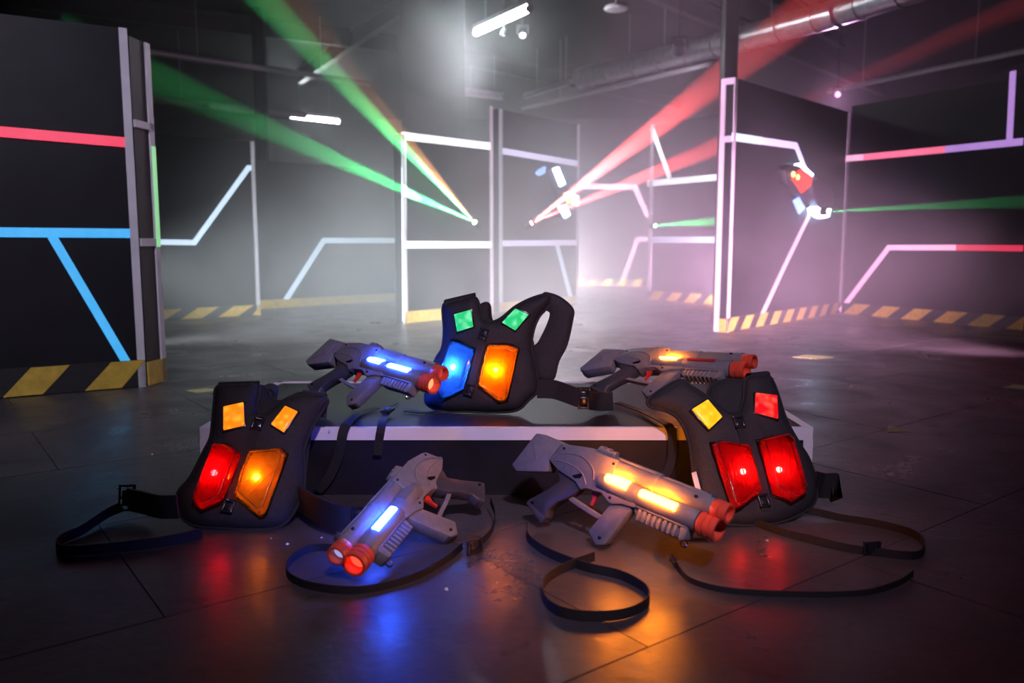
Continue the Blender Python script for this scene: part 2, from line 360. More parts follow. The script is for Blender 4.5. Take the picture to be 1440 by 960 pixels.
LZ = 3.7
def duct(name, label, pix, r, m, z=LZ, seams=.5, cat='duct', hang=True):
    pts = [G(px, py, z) for px, py in pix]; rt = thing(name, label, cat, pts[0])
    build('tube', MB().tube(pts, r, 20), m, rt)
    if seams:
        tot = 0
        for a, b in zip(pts[:-1], pts[1:]):
            d = (b - a); n = int(d.length / seams)
            for k in range(n):
                p = a + d * ((k + .5) / n); build('seam_ring', MB().lathe([(-.012, r), (-.012, r + .014), (.012, r + .014), (.012, r)], p, d, 20, False), m, rt)
    if hang:
        for p in (pts[0].lerp(pts[-1], .2), pts[0].lerp(pts[-1], .75)):
            build('hanger', MB().tube([p + Z * (r * .9), V((p.x, p.y, RZ))], .008, 6), pipe_m, rt)
    return rt
duct('ventilation_duct', 'large silver ventilation duct under the ceiling at right', [(1178, 18), (1030, 58), (815, 110)], .17, galv)
duct('ceiling_pipe', 'thin bright pipe continuing the silver duct', [(812, 112), (738, 135)], .05, galv, seams=0, cat='pipe')
duct('ceiling_pipe', 'reddish thin pipe below the silver duct', [(1000, 90), (735, 153)], .035, pipe_m, z=3.45, seams=0, cat='pipe')
duct('ceiling_pipe', 'long grey pipe high at left above the zigzag panel', [(205, 72), (315, 88), (520, 118)], .045, pipe_m, z=3.55, seams=.0, cat='pipe')
duct('ceiling_pipe', 'lower grey pipe left of the slim steel column', [(205, 138), (358, 155), (430, 162)], .07, pipe_m, z=3.3, seams=.7, cat='pipe')
duct('ceiling_pipe', 'dim grey rail running to the upper right edge', [(1165, 128), (1310, 98), (1460, 68)], .04, pipe_m, z=3.4, seams=0, cat='pipe')
duct('ventilation_duct', 'silver duct at the upper right edge beside a blue glow', [(1186, 15), (1300, -22)], .17, galv, z=3.7)
for i, (a, b, lab) in enumerate((((430, 112), (640, -30), 'dark roof beam crossing the green beam'), ((890, -10), (1230, 130), 'dark roof beam behind the silver duct'), ((1040, -20), (1170, 60), 'dark roof beam above the right duct'), ((100, 20), (520, 70), 'dark roof beam over the left panels'), ((640, 90), (940, 150), 'dark roof beam over the central haze'))):
    A_, B_ = G(*a, 4.2), G(*b, 4.2); d = (B_ - A_).normalized(); sd = d.cross(Z) * .06
    mb = MB().prism([A_ + sd - d * .5, B_ + sd + d * .5, B_ - sd + d * .5, A_ - sd - d * .5], Z * 0, Z * .05)
    mb.prism([A_ + sd * .25 - d * .5, B_ + sd * .25 + d * .5, B_ - sd * .25 + d * .5, A_ - sd * .25 - d * .5], Z * .05, Z * .25)
    mb.prism([A_ + sd - d * .5, B_ + sd + d * .5, B_ - sd + d * .5, A_ - sd - d * .5], Z * .25, Z * .3)
    tag(build('roof_beam', mb, steel_dark, smooth=False), lab, 'beam')
tube_white = emis('fluorescent_tube', (.86, .95, 1.0), 130.)
def batten(label, a, b, z, lit=True):
    A_, B_ = G(*a, z), G(*b, z); d = (B_ - A_).normalized(); rt = thing('tube_light', label, 'light', A_)
    sd = d.cross(Z) * .045
    build('housing', MB().prism([A_ + sd, B_ + sd, B_ - sd, A_ - sd], Z * .045, Z * .10), post_white if not lit else pipe_m, rt, smooth=False)
    build('tube', MB().tube([A_ + d * .02, B_ - d * .02], .042, 16), tube_white if lit else post_white, rt)
    for p in (A_, B_): build('end_cap', MB().lathe([(-.02, .045), (.02, .045)], p, d, 16), pipe_m, rt)
    for p in (A_.lerp(B_, .2), A_.lerp(B_, .8)): build('hanger', MB().tube([p + Z * .1, V((p.x, p.y, RZ))], .006, 6), pipe_m, rt)
    return rt
batten('glowing white tube light slanting at top centre', (669, 46), (744, 12), LZ)
batten('glowing white tube light hanging at left above the haze', (407, 163), (477, 171), LZ)
batten('unlit tube light above the paired white posts', (650, 131), (706, 138), LZ, False)
o = thing('ceiling_speaker', 'round grey disc hanging from the ceiling near top centre', 'speaker', G(866, 12, 3.9))
p = G(866, 12, 3.9); build('disc', MB().lathe([(-.03, .06), (-.02, .14), (.0, .16), (.03, .14), (.05, .04)], p, Z, 24), post_white, o); build('stem', MB().tube([p + Z * .04, V((p.x, p.y, RZ))], .012, 8), pipe_m, o)

def wash_lamp(label, p, tgt, energy, col, size=.09, spot=70, blend=.8, rad=.06):
    """small hanging floodlight: can, yoke, glowing lens, and its light"""
    p = V(p); d = (V(tgt) - p).normalized(); rt = thing('flood_lamp', label, 'lamp', p)
    build('can', MB().lathe([(-size * 1.6, size * .5), (-size * 1.5, size * .85), (0, size), (.005, size * .94), (-.01, size * .9)], p, d, 20, False), steel_dark, rt)
    build('back_cap', MB().lathe([(-size * 1.75, size * .3), (-size * 1.6, size * .55)], p, d, 16), steel_dark, rt)
    build('lens', MB().lathe([(-.012, size * .88), (-.008, size * .88)], p, d, 20), emis('lens_%.2f_%.2f_%.2f' % tuple(col), col, 2.0), rt)
    s = d.cross(Z).normalized() * (size + .02)
    c = p - d * size * .8
    build('yoke', MB().tube([c + s, c + s + Z * (size + .06), c - s + Z * (size + .06), c - s], .008, 6).tube([c + Z * (size + .06), V((c.x, c.y, RZ))], .01, 6), steel_dark, rt)
    light('flood', 'SPOT', p + d * .02, energy, col, tgt, rt, spot_size=math.radians(spot), spot_blend=blend, shadow_soft_size=rad)
    return rt
# ---- lamps: added unseen ceiling floods, then the small visible ones
wash_lamp('added unseen lavender flood lamp hung on the ceiling behind the viewer', (.7, -1.2, 3.7), (.1, 3.0, .15), 780, (.90, .66, 1.0), spot=32, blend=1., rad=.12)  # unseen fill added to light the box front and the guns
wash_lamp('added unseen pale flood lamp hung on the ceiling left of the viewer', (-1.6, .6, 3.9), (-2.9, 5.2, .3), 520, (.85, .78, 1.0), spot=60, blend=1., rad=.12)  # added out of view to brighten the far left panel
wash_lamp('added unseen cool white flood lamp high above the floor before the central panels', (-1.2, 7.2, 4.25), (-1.3, 7.9, 0), 650, (.9, .93, 1.), spot=75, blend=1.)  # added above the view to light the floor and panel faces
wash_lamp('added unseen pale pink flood lamp high above the floor right of the centre', (1.4, 7.2, 4.25), (1.5, 7.9, 0), 900, (1., .60, .92), spot=75, blend=1.)  # added above the view for pink light on floor and haze
wash_lamp('white lamp hung on the silver duct above the slanted strip', G(955, 74, 3.5), G(940, 405), 120, (.95, .8, .95), spot=110)
wash_lamp('small white lamp below the slanting tube light at left', G(708, 50, 3.6), G(640, 430), 120, (.85, .93, 1.), size=.05, spot=120)
wash_lamp('small white lamp below the slanting tube light at right', G(735, 50, 3.6), G(760, 480), 120, (.9, .9, 1.), size=.05, spot=120)
wash_lamp('small pinkish lamp on the rail above the far right panel', G(1178, 133, 3.2), G(1150, 560), 250, (.95, .45, .9), size=.05, spot=110)
def added_floor_lamp(label, p, tgt, energy, col, k=1., cone=130):  # unseen floor floods added to light the haze and panels
    p = V(p); rt = thing('added_floor_flood', label, 'lamp', (p.x, p.y, 0)); d = (V(tgt) - p).normalized(); s = d.cross(Z).normalized()
    build('base', MB().box((p.x - .12, p.y - .08, 0), (p.x + .12, p.y + .08, .02)), steel_dark, rt, bevel=.005)
    build('yoke', MB().tube([p - s * .13 - Z * (p.z - .02), p - s * .13, p + s * .13, p + s * .13 - Z * (p.z - .02)], .01, 6), steel_dark, rt)
    build('can', MB().lathe([(a * k, b * k) for a, b in ((-.16, .05), (-.14, .09), (0, .1), (.005, .094), (-.01, .09))], p, d, 20, False), steel_dark, rt)
    build('lens', MB().lathe([(-.012 * k, .088 * k), (-.008 * k, .088 * k)], p, d, 20), emis('floor_lens_%.1f' % col[1], col, 2.), rt)
    light('flood', 'SPOT', p + d * .02, energy, col, tgt, rt, spot_size=math.radians(cone), spot_blend=.95, shadow_soft_size=.09)
added_floor_lamp('added hidden white flood lamp standing behind the central lavender strip panel', (.3, 12.6, .3), (1.6, 15.8, .5), 6500, (1., .82, .95), cone=95)  # hidden flood added to brighten the haze at the back
added_floor_lamp('added hidden magenta flood lamp standing behind the panel with the red target', (3.3, 10.6, .3), (2.6, 13.5, .7), 2500, (1., .55, .85), cone=90)  # hidden flood added to tint the back right haze
added_floor_lamp('added hidden cool white flood lamp standing behind the far left panel', (-4.2, 6.4, .5), (.2, 9.6, .4), 1500, (.82, .93, 1.), cone=52)  # hidden side flood added to light the low haze from the left
added_floor_lamp('added unseen pink flood lamp standing beyond the right picture edge', (4.6, 5.6, .5), (1.8, 9.4, .5), 1800, (1., .5, .82), cone=60)  # unseen side flood added to turn the right half pink
added_floor_lamp('added hidden cool flood lamp lying low behind the left part of the display box', (-.45, 4.12, .10), (-2.0, 10., .5), 1700, (.85, .94, 1.), .6, 42)  # added behind the box to light the left panels and haze
added_floor_lamp('added hidden white flood lamp lying low behind the middle of the display box', (.25, 4.12, .10), (.3, 10.5, .5), 3200, (.97, .93, 1.), .6, 42)  # added behind the box to light the central panels and haze
added_floor_lamp('added hidden lavender flood lamp lying low behind the right end of the display box', (.9, 4.12, .10), (2.7, 9., .5), 2400, (1., .55, .9), .6, 46)  # added behind the box to light the right panels and haze
bp_ = G(1240, 12, 3.9)
tag(build('blue_tube_light', MB().tube([G(1172, 12, 4.0), G(1228, -6, 4.0)], .035, 12), emis('blue_tube', (.01, .12, .9), 2.2)), 'blue glowing tube near the top right corner', 'light')

def beam(label, pan, px, py, beams, off=.10):
    """small beam projector on a panel: box body, bracket, lens, spot lights"""
    p = pan.P(px, py, off); rt = thing('beam_projector', label, 'projector', pan.P(px, py, 0))
    build('bracket', MB().tube([pan.P(px, py, .0), p - pan.n * .03], .012, 8), steel_dark, rt)
    d = V((0, 0, 0))
    for tgt, e_, c_, ang in beams: d += (tgt - p).normalized()
    d.normalize()
    build('body', MB().lathe([(-.10, .03), (-.095, .04), (-.01, .04), (-.008, .03)], p, d, 16, True), steel_dark, rt)
    build('lens', MB().lathe([(-.009, .027), (-.002, .024)], p, d, 16), emis('beam_lens_%d' % px, [a * .6 + .4 for a in beams[0][2]], 30.), rt)
    for tgt, e_, c_, ang in beams:
        light('beam', 'SPOT', p + d * .004, e_, c_, tgt, rt, spot_size=math.radians(ang), spot_blend=.45, shadow_soft_size=.004)
    return rt
gr, rd = (.06, 1., .25), (1., .09, .09)
BE = 24.0
beam('green beam projector on the white framed panel', p4, 667, 312, [(atY(372, 0, 7.6), 2200 * BE, gr, 5.5), (atY(214, 112, 7.2), 2600 * BE, gr, 6.), (atY(575, 205, 8.2), 420 * BE, (1., .42, .15), 6.)], .14)
beam('red beam projector on the central lavender strip panel', p5, 748, 313, [(atY(1010, 112, 9.6), 4500 * BE, rd, 8.), (atY(1010, 205, 9.9), 2600 * BE, rd, 6.)], .14)
beam('green beam projector on the slanted strip panel', p7, 922, 317, [(atY(1005, 311, 11.2), 300 * BE, gr, 7.)], .12)
beam('green beam projector beside the red lit target', p8, 1166, 297, [(atY(1440, 283, 7.4), 300 * BE, gr, 4.)], .3)

# ------------------------------------------------------------------ glowing targets on panels
def plate(name, pan, pix, o0, o1, m, parent, bevel=.006):
    return build(name, MB().prism([pan.P(x, y) for x, y in pix], pan.n * o0, pan.n * o1), m, parent, bevel=bevel)
tg_dark = mat('target_housing', (.02, .02, .025), .4, noise_amt=.2)
ice_l = emis('target_ice_lamp', (.45, .7, 1.), 12.); amber_l = emis('target_amber_lamp', (1., .5, .12), 6.); red_l = emis('target_red_lens', (.9, .06, .03), 1.4); blue_l = emis('target_blue_lamp', (.25, .45, 1.), 2.)
t = thing('wall_target', 'dark wall target with red lens and icy lamps on panel', 'target', p8.P(1125, 268))
h1 = plate('housing', p8, [(1091, 240), (1100, 231), (1113, 234), (1128, 248), (1127, 262), (1116, 276), (1108, 272), (1094, 258)], 0, .10, tg_dark, t, .02)
h2 = plate('housing', p8, [(1127, 254), (1136, 249), (1148, 256), (1158, 270), (1159, 287), (1150, 297), (1136, 293), (1127, 274)], 0, .13, tg_dark, t, .025)
plate('red_lens', p8, [(1099, 252), (1110, 239), (1121, 244), (1128, 250), (1125, 262), (1113, 272), (1108, 264)], .10, .125, red_l, h1)
for c in ((1115, 245), (1121, 249)): build('led', MB().lathe([(0, .03), (.015, .025), (.02, .01)], p8.P(*c, .12), p8.n, 12), amber_l, h1)
plate('lamp', p8, [(1111, 232), (1116, 230), (1134, 246), (1129, 251)], .03, .09, ice_l, t); plate('lamp', p8, [(1131, 293), (1140, 288), (1155, 294), (1152, 305), (1144, 307), (1133, 300)], .03, .12, ice_l, t)
plate('lamp', p8, [(1114, 282), (1121, 277), (1129, 292), (1122, 301)], .0, .03, blue_l, t)
t = thing('wall_target', 'wall target of bright white and amber lamps beside the red beam', 'target', p5.P(785, 270))
plate('housing', p5, [(763, 240), (772, 232), (781, 236), (800, 268), (807, 288), (792, 309), (778, 303), (780, 275)], 0, .10, tg_dark, t, .02)
for q in ([(768, 238), (775, 235), (785, 259), (778, 263)], [(776, 291), (785, 288), (792, 302), (785, 307)], [(796, 274), (803, 276), (802, 289), (797, 288)]): plate('lamp', p5, q, .09, .13, ice_l, t)
plate('lamp', p5, [(784, 272), (791, 270), (795, 284), (789, 287)], .09, .13, amber_l, t); plate('lamp', p5, [(752, 243), (757, 238), (764, 234), (763, 243), (756, 247)], .0, .05, blue_l, t)

# ------------------------------------------------------------------ the low stage box
BX0, BX1, BY0, BY1, BH = -1.10, 1.06, 2.83, 3.78, .245
bx = thing('display_box', 'low black stage box with white edge trim carrying the gear', 'box', (0, (BY0 + BY1) / 2, 0))
build('body', MB().box((BX0, BY0, 0), (BX1, BY1, BH - .004)), box_black, bx, smooth=False)
tr = .045; e_ = .004
for nm, lo, hi in (('edge_trim', (BX0, BY0 - e_, BH - tr), (BX1, BY0, BH)), ('edge_trim', (BX0, BY1 - .03, BH - .004), (BX1, BY1 + e_, BH)), ('edge_trim', (BX0 - e_, BY0, BH - .004), (BX0 + .03, BY1, BH)), ('edge_trim', (BX1 - .03, BY0, BH - .004), (BX1 + e_, BY1, BH)),
                   ('edge_trim', (BX0 - e_, BY0, BH - tr), (BX0, BY1, BH - .004)), ('edge_trim', (BX1, BY0, BH - tr), (BX1 + e_, BY1, BH - .004)), ('edge_trim', (BX0 + .03, BY0 - .001, BH - .004), (BX1 - .03, BY0 + .012, BH + .0005)),
                   ('corner_trim', (BX0 - e_, BY0 - e_ - .001, 0), (BX0 + .03, BY0, BH - tr)), ('corner_trim', (BX1 - .03, BY0 - e_ - .001, 0), (BX1 + e_, BY0, BH - tr))):
    build(nm, MB().box(lo, hi), white_trim, bx, smooth=False)

# ------------------------------------------------------------------ laser tag guns
GO = V((.383, 0, -.165))            # local point used as the root (foot of the front grip)
LBZ, UBZ = .010, .062              # heights of the two barrels
def gpoly(pts, mb, y0, y1): return mb.prism([V((x, 0, z)) for x, z in pts], V((0, y0, 0)), V((0, y1, 0)))
def arc_patch(mb, x0, x1, z, r0, r1, a0, a1, n=8, round_end=0):
    """curved window on a barrel side: angles from the horizontal"""
    prev = None; rings = []
    for i in range(n + 1):
        a = math.radians(a0 + (a1 - a0) * i / n); c, s = math.cos(a), math.sin(a)
        q = abs(2 * i / n - 1); inset = round_end * (1 - math.sqrt(max(0, 1 - q * q)))
        rings.append([V((x0 + inset, c * r0, z + s * r0)), V((x1, c * r0, z + s * r0)), V((x1, c * r1, z + s * r1)), V((x0 + inset, c * r1, z + s * r1))])
    return mb.loft(rings)
def mirror(mb):
    m = MB(); m.v = [V((p.x, -p.y, p.z)) for p in mb.v]; m.f = [f[::-1] for f in mb.f]; return m
WINDOW_FILL = {'orange_light_window': (1., .22, .008), 'blue_light_window': (.02, .09, 1.)}
def gun(label, t, Fv, Uv, l1, l2, lensU, lensL, stock=True, body=None):
    Fv = V(Fv).normalized(); Uv = V(Uv); Uv = (Uv - Fv * Uv.dot(Fv)).normalized(); Yv = Uv.cross(Fv)
    R = Matrix((Fv, Yv, Uv)).transposed().to_4x4(); M = Matrix.Translation(V(t)) @ R
    M = M @ Matrix.Translation(GO)
    rt = thing('laser_tag_gun', label, 'toy gun', M=M, group='laser tag guns')
    def B(nm, mb, m, par=None, **k):
        mb.v = [V((1.19 * p.x + .026, p.y, p.z)) - GO for p in mb.v]; o = build(nm, mb, m, par or rt, local=True, **k); return o
    gm = body or gun_grey
    if stock:
        st = B('stock', gpoly([(.022, .073), (.118, .071), (.093, .010), (.096, -.030), (-.006, -.068), (-.030, -.054)], MB(), -.026, .026), gm, bevel=.007)
        for sg in (-1, 1):
            B('side_plate', gpoly([(.026, .060), (.074, .056), (.064, .006), (-.012, -.046)], MB(), .025 * sg, .0275 * sg), gm, st, bevel=.001)
            for k in range(4): B('ridge', gpoly([(.020 + k * .009, .030 - k * .012 + .012), (.024 + k * .009, .030 - k * .012 + .012), (.036 + k * .006, .012 - k * .010 + .012), (.032 + k * .006, .012 - k * .010 + .012)], MB(), .027 * sg, .0292 * sg), gm, st)
    rec = B('receiver', gpoly([(.092, .008), (.118, .066), (.134, .074), (.194, .088), (.300, .088), (.300, .03), (.385, .02), (.385, -.024), (.345, -.030), (.318, -.042), (.306, -.040), (.281, -.023), (.231, -.028), (.216, -.040), (.194, -.022), (.128, -.010)], MB(), -.027, .027), gm, bevel=.006)
    for sg in (-1, 1):
        arcp = smooth_path([V((.096, .028 * sg, .014)), V((.137, .028 * sg, .047)), V((.196, .028 * sg, .057)), V((.237, .028 * sg, .036)), V((.248, .028 * sg, .005))], 6)
        B('moulding_line', MB().tube(arcp, .0022, 6), gm, rec)
        B('moulding_line', MB().tube(smooth_path([V((.098, .0275 * sg, .010)), V((.150, .0275 * sg, .022)), V((.205, .0275 * sg, .012)), V((.230, .0275 * sg, -.016))], 6), .0018, 6), gm, rec)
        B('slot', gpoly([(.180, -.008), (.204, .008), (.212, .006), (.208, -.006), (.190, -.013)], MB(), .0265 * sg, .0278 * sg), gun_screw, rec)
        for x, z in ((.131, .060), (.292, .072), (.300, -.010), (.310, -.024), (.318, .0)):
            B('screw', MB().lathe([(0, .0042), (.0018, .0042), (.0022, .003)], V((x, .0266 * sg, z)), V((0, sg, 0)), 10), gun_screw, rec)
    # barrels
    sh = B('barrel_shroud', MB().lathe([(.258, .030), (.264, .0355), (.372, .0355), (.376, .033)], V((0, 0, LBZ)), X, 32), gm)
    lb = B('lower_barrel', MB().lathe([(.37, .0325), (.375, .0335), (.384, .0345), (.540, .0335), (.546, .031)], V((0, 0, LBZ)), X, 32), gm)
    B('barrel_groove', MB().lathe([(.5465, .0315), (.5525, .0315)], V((0, 0, LBZ)), X, 28), gun_dark, lb)
    ub = B('upper_barrel', MB().loft([[V((x, math.cos(a) * r, UBZ + max(-1, min(.92, math.sin(a) * 1.1)) * r * 1.05)) for a in [2 * math.pi * i / 24 for i in range(24)]] for x, r in ((.255, .0235), (.26, .0245), (.555, .0245), (.572, .023))]), gm)
    B('top_rail', MB().box((.235, -.010, .082), (.420, .010, .0925)), gm, ub, bevel=.002)
    B('top_rail', MB().box((.428, -.012, .080), (.560, .012, .0895)), gm, ub, bevel=.002)
    B('barrel_band', MB().loft([[V((x, math.cos(a) * r, UBZ + math.sin(a) * r * 1.12)) for a in [2 * math.pi * i / 24 for i in range(24)]] for x, r in ((.408, .025), (.409, .0275), (.418, .0275), (.419, .025))]), gm, ub)
    for sg in (-1, 1): B('screw', MB().lathe([(0, .005), (.003, .005), (.003, .003)], V((.530, .0222 * sg, UBZ + .010)), V((0, sg, 0)), 10), gun_screw, ub)
    # muzzles
    def muzzle(x0, z, r, ln, lm, nr):
        prof = [(x0, r * .82), (x0, r * .95)]
        for k in range(nr):
            a = x0 + ln * k / nr; b = x0 + ln * (k + 1) / nr
            prof += [(a + ln * .04, r), (b - ln * .06, r), (b - ln * .03, r * .93), (b, r * .93)]
        prof = prof[:-2] + [(x0 + ln, r * .97), (x0 + ln, r * .76), (x0 + ln * .45, r * .70), (x0 + ln * .42, r * .1)]
        g = B('muzzle_ring', MB().lathe(prof, V((0, 0, z)), X, 32), ring_orange)
        B('lens', MB().lathe([(x0 + ln * .44, r * .69), (x0 + ln * .52, r * .5), (x0 + ln * .56, r * .2), (x0 + ln * .565, .001)], V((0, 0, z)), X, 24), lm, g)
    muzzle(.552, LBZ - .002, .0352, .046, lensL, 3); muzzle(.572, UBZ - .004, .0275, .038, lensU, 2)
    # light windows, both sides
    for sg in (-1, 1):
        a = arc_patch(MB(), .283, .352, LBZ,   .0345, .0395, 8, 58, 10, .012); b = arc_patch(MB(), .390, .493, LBZ, .0325, .0385, 6, 42, 8, .004)
        if sg < 0: a, b = mirror(a), mirror(b)
        B('light_window', a, l1, sh); B('light_window', b, l2, lb)
        for lm, xw, an in ((l1, .3175, 33), (l2, .4415, 24)):
            if lm.name in WINDOW_FILL and (Yv * sg).z > 0:      # added point light just off the body, tinting it beyond the window's glow
                q = V((1.19 * xw + .026, sg * math.cos(math.radians(an)) * .078, LBZ + math.sin(math.radians(an)) * .078)) - GO
                light('added_window_fill', 'POINT', M @ q, 1.3, WINDOW_FILL[lm.name], None, rt, shadow_soft_size=.012)
    # grips, trigger
    gp = B('rear_grip', gpoly([(.094, .004), (.123, -.010), (.140, -.040), (.110, -.080), (.058, -.136), (.056, -.152), (.122, -.180), (.133, -.163), (.130, -.138), (.158, -.100), (.187, -.074), (.212, -.038), (.192, -.014), (.150, -.002)], MB(), -.0185, .0185), gun_dark if not body else gm, bevel=.007)
    B('base_cap', gpoly([(.056, -.150), (.058, -.140), (.130, -.160), (.124, -.184), (.118, -.183)], MB(), -.020, .020), gun_dark, gp, bevel=.003)
    for sg in (-1, 1): B('screw', MB().lathe([(0, .005), (.002, .005), (.002, .003)], V((.076, .0183 * sg, -.138)), V((0, sg, 0)), 10), gun_screw, gp)
    B('trigger_guard', MB().loft([[V((x + dx, dy, z + dz)) for dx, dz, dy in ((-.004, -.006, -.009), (.004, .006, -.009), (.004, .006, .009), (-.004, -.006, .009))] for x, z in ((.172, -.074), (.195, -.081), (.240, -.088), (.284, -.094), (.292, -.090), (.318, -.048), (.322, -.040))]), gm, bevel=.0025)
    B('trigger', gpoly([(.236, -.024), (.262, -.026), (.258, -.050), (.254, -.073), (.246, -.071), (.248, -.052)], MB(), -.006, .006), trigger_red, bevel=.002)
    fg = B('front_grip', gpoly([(.314, -.034), (.340, -.012), (.378, -.014), (.372, -.036), (.330, -.158), (.304, -.172), (.270, -.144)], MB(), -.019, .019), gm, bevel=.006)
    B('base_cap', gpoly([(.269, -.142), (.273, -.136), (.333, -.150), (.329, -.161), (.304, -.175)], MB(), -.0165, .0165), gun_dark, fg, bevel=.003)
    for sg in (-1, 1): B('screw', MB().lathe([(0, .005), (.002, .005), (.002, .003)], V((.310, .0188 * sg, -.146)), V((0, sg, 0)), 10), gun_screw, fg)
    hg = B('fore_rail', gpoly([(.378, -.012), (.530, -.016), (.528, -.048), (.520, -.056), (.500, -.050), (.392, -.046), (.380, -.036)], MB(), -.015, .015), gm, bevel=.003)
    for k in range(8):
        x = .394 + k * .0148; B('rib', gpoly([(x, -.022), (x + .0085, -.022), (x + .0065, -.054), (x - .002, -.053)], MB(), -.0225, .0225), gm, hg, bevel=.002)
    B('rail_edge', gpoly([(.378, -.012), (.530, -.014), (.530, -.021), (.378, -.020)], MB(), -.0235, .0235), gm, hg, bevel=.002)
    B('rail_cap', gpoly([(.512, -.014), (.533, -.016), (.531, -.052), (.516, -.058)], MB(), -.0225, .0225), gm, hg, bevel=.004)
    # sights
    rs = B('rear_sight', gpoly([(.218, .086), (.230, .106), (.238, .108), (.240, .102), (.248, .102), (.250, .107), (.258, .107), (.260, .101), (.268, .101), (.270, .105), (.278, .104), (.280, .086)], MB(), -.012, .012), gm, bevel=.0015)
    B('front_sight', gpoly([(.545, .082), (.552, .098), (.566, .096), (.574, .082)], MB(), -.006, .006), gun_dark, bevel=.0015)
    B('clip_ring', MB().tube([V((.524 + .009 * math.cos(a), 0, -.064 + .009 * math.sin(a))) for a in [2 * math.pi * i / 16 for i in range(16)]], .0022, 8, closed=True), chrome)
    def W(x, y, z): return M @ (V((x, y, z)) - GO)
    return rt, W
orange_w = emis('orange_light_window', (1., .24, .007), 120.); blue_w = emis('blue_light_window', (.016, .075, 1.), 110.)
lens_red = emis('glowing_red_lens', (1., .04, .02), 3.0); lens_pale = mat('pale_lens', (.55, .5, .62), .12, noise_amt=.1, coat=1.); lens_amber = emis('amber_lens', (1., .35, .15), 1.4)
lens_blue = emis('bluish_lens', (.5, .5, 1.), .7); lens_rose = emis('rose_lens', (.8, .1, .08), .5)
g_fr, Wfr = gun('grey toy blaster on the floor at right with two glowing orange windows', (.036, 2.616, .2175), (.695, -.708, -.12), (.289, .123, .949), orange_w, orange_w, lens_rose, lens_pale)
g_fl, Wfl = gun('grey toy blaster without stock on the floor pointing at the viewer', (-.192, 2.748, .192), (-.296, -.935, -.194), (-.794, .128, .595), dead_clear, blue_w, lens_blue, lens_red, stock=False)
g_bl, Wbl = gun('blue lit toy blaster lying on the box at left', (-0.8194, 3.4074, 0.4282), (.725, -.685, -.069), (.465, .414, .782), blue_w, blue_w, lens_rose, lens_amber)
g_br, Wbr = gun('grey toy blaster on the box at right with one orange and one dead red window', (.336, 3.541, .366), (.741, -.669, .054), (.491, .595, .636), orange_w, dead_red, lens_pale, lens_rose)

def floor_band(pix, z=.0, wd=.028, flat=None, per=8):
    """band through floor pixels; by default it stands on its edge, flat = list of 0..1 (1 = lies flat)"""
    pts = smooth_path([G(p[0], p[1], (p[2] if len(p) > 2 else z)) for p in pix], per); n = len(pts); ups = []
    for i, p in enumerate(pts):
        f = 0. if flat is None else flat[min(len(flat) - 1, int(i / per))]
        d = (pts[min(i + 1, n - 1)] - pts[max(i - 1, 0)]).normalized(); side = d.cross(Z).normalized()
        ups.append((Z * (1 - f) + side * f).normalized())
    return pts, ups
def strap(parent, pix, wd=.025, th=.0014, flat=None, z=None, name='strap', m=None):
    zz = wd / 2 + .001 if z is None else z
    pts, ups = floor_band(pix, zz, wd, flat); return build(name, MB().ribbon(pts, ups, wd, th), m or webbing, parent, smooth=True)
def buckle(parent, c, ax, up, w_=.045, h_=.03, name='buckle'):
    """side release buckle / slider frame: ring frame, cross bar and tongue"""
    c = V(c); ax = V(ax).normalized(); up = V(up); up = (up - ax * up.dot(ax)).normalized(); n = ax.cross(up)
    M = Matrix((ax, up, n)).transposed().to_4x4(); M.translation = c
    f = MB()
    f.box((-w_ / 2, -h_ / 2, -.004), (w_ / 2, -h_ / 2 + .006, .006), M).box((-w_ / 2, h_ / 2 - .006, -.004), (w_ / 2, h_ / 2, .006), M).box((-w_ / 2, -h_ / 2, -.004), (-w_ / 2 + .007, h_ / 2, .006), M).box((w_ / 2 - .007, -h_ / 2, -.004), (w_ / 2, h_ / 2, .006), M).box((-.004, -h_ / 2, -.003), (.004, h_ / 2, .005), M)
    o = build(name, f, buckle_m, parent, bevel=.0015)
    build('tongue', MB().box((-w_ * .3, -h_ * .30, -.002), (w_ * .3, h_ * .30, .008), M), buckle_m, o, bevel=.002)
    return o
# slings of the guns
e0 = Wfr(.118, 0, -.182)
strap(g_fr, [(741, 738, .035), (744, 757, .014), (770, 776, .013), (822, 796, .014), (872, 808, .014), (906, 826, .014), (911, 845, .014), (880, 862, .014), (830, 866, .014), (785, 858, .014), (764, 838, .014), (768, 815, .014), (795, 797, .014), (836, 782, .02)], .027, name='sling')
strap(g_fr, [(944, 782, .03), (955, 800, .012), (975, 818, .006), (1030, 831, .006), (1120, 836, .006), (1210, 834, .006), (1262, 820, .010), (1284, 806, .010)], .018, name='sling')
buckle(g_fr, G(948, 789, .026), G(960, 806, .012) - G(944, 782, .03), Z, .035, .018, 'clip')
strap(g_fl, [(488, 772, .012), (440, 770, .012), (408, 788, .012), (406, 808, .012), (440, 824, .012), (510, 829, .01), (580, 812, .01), (625, 788, .01), (650, 768, .014)], .022, name='sling')
strap(g_fl, [(690, 704, .05), (696, 725, .03), (690, 748, .015), (672, 765, .012)], .022, name='sling'); buckle(g_fl, G(668, 768, .022), V((-.5, -.6, 0)), Z, .06, .04)
strap(g_bl, [(560, 566, .285), (547, 575, .262), (541, 586, .256)], .028, flat=[1], name='sling')
def hang(parent, pts, wd, name='sling', side=X, th=.0014):
    pts = smooth_path(pts, 8); return build(name, MB().ribbon(pts, [side] * len(pts), wd, th), webbing, parent)
hang(g_bl, [G(541, 586, .256), V((atY(538, 600, 2.85).x, 2.85, .262)), V((atY(536, 603, 2.815).x, 2.806, .240)), atY(533, 620, 2.806), atY(531, 640, 2.806)], .03, side=V((1, .05, 0)))
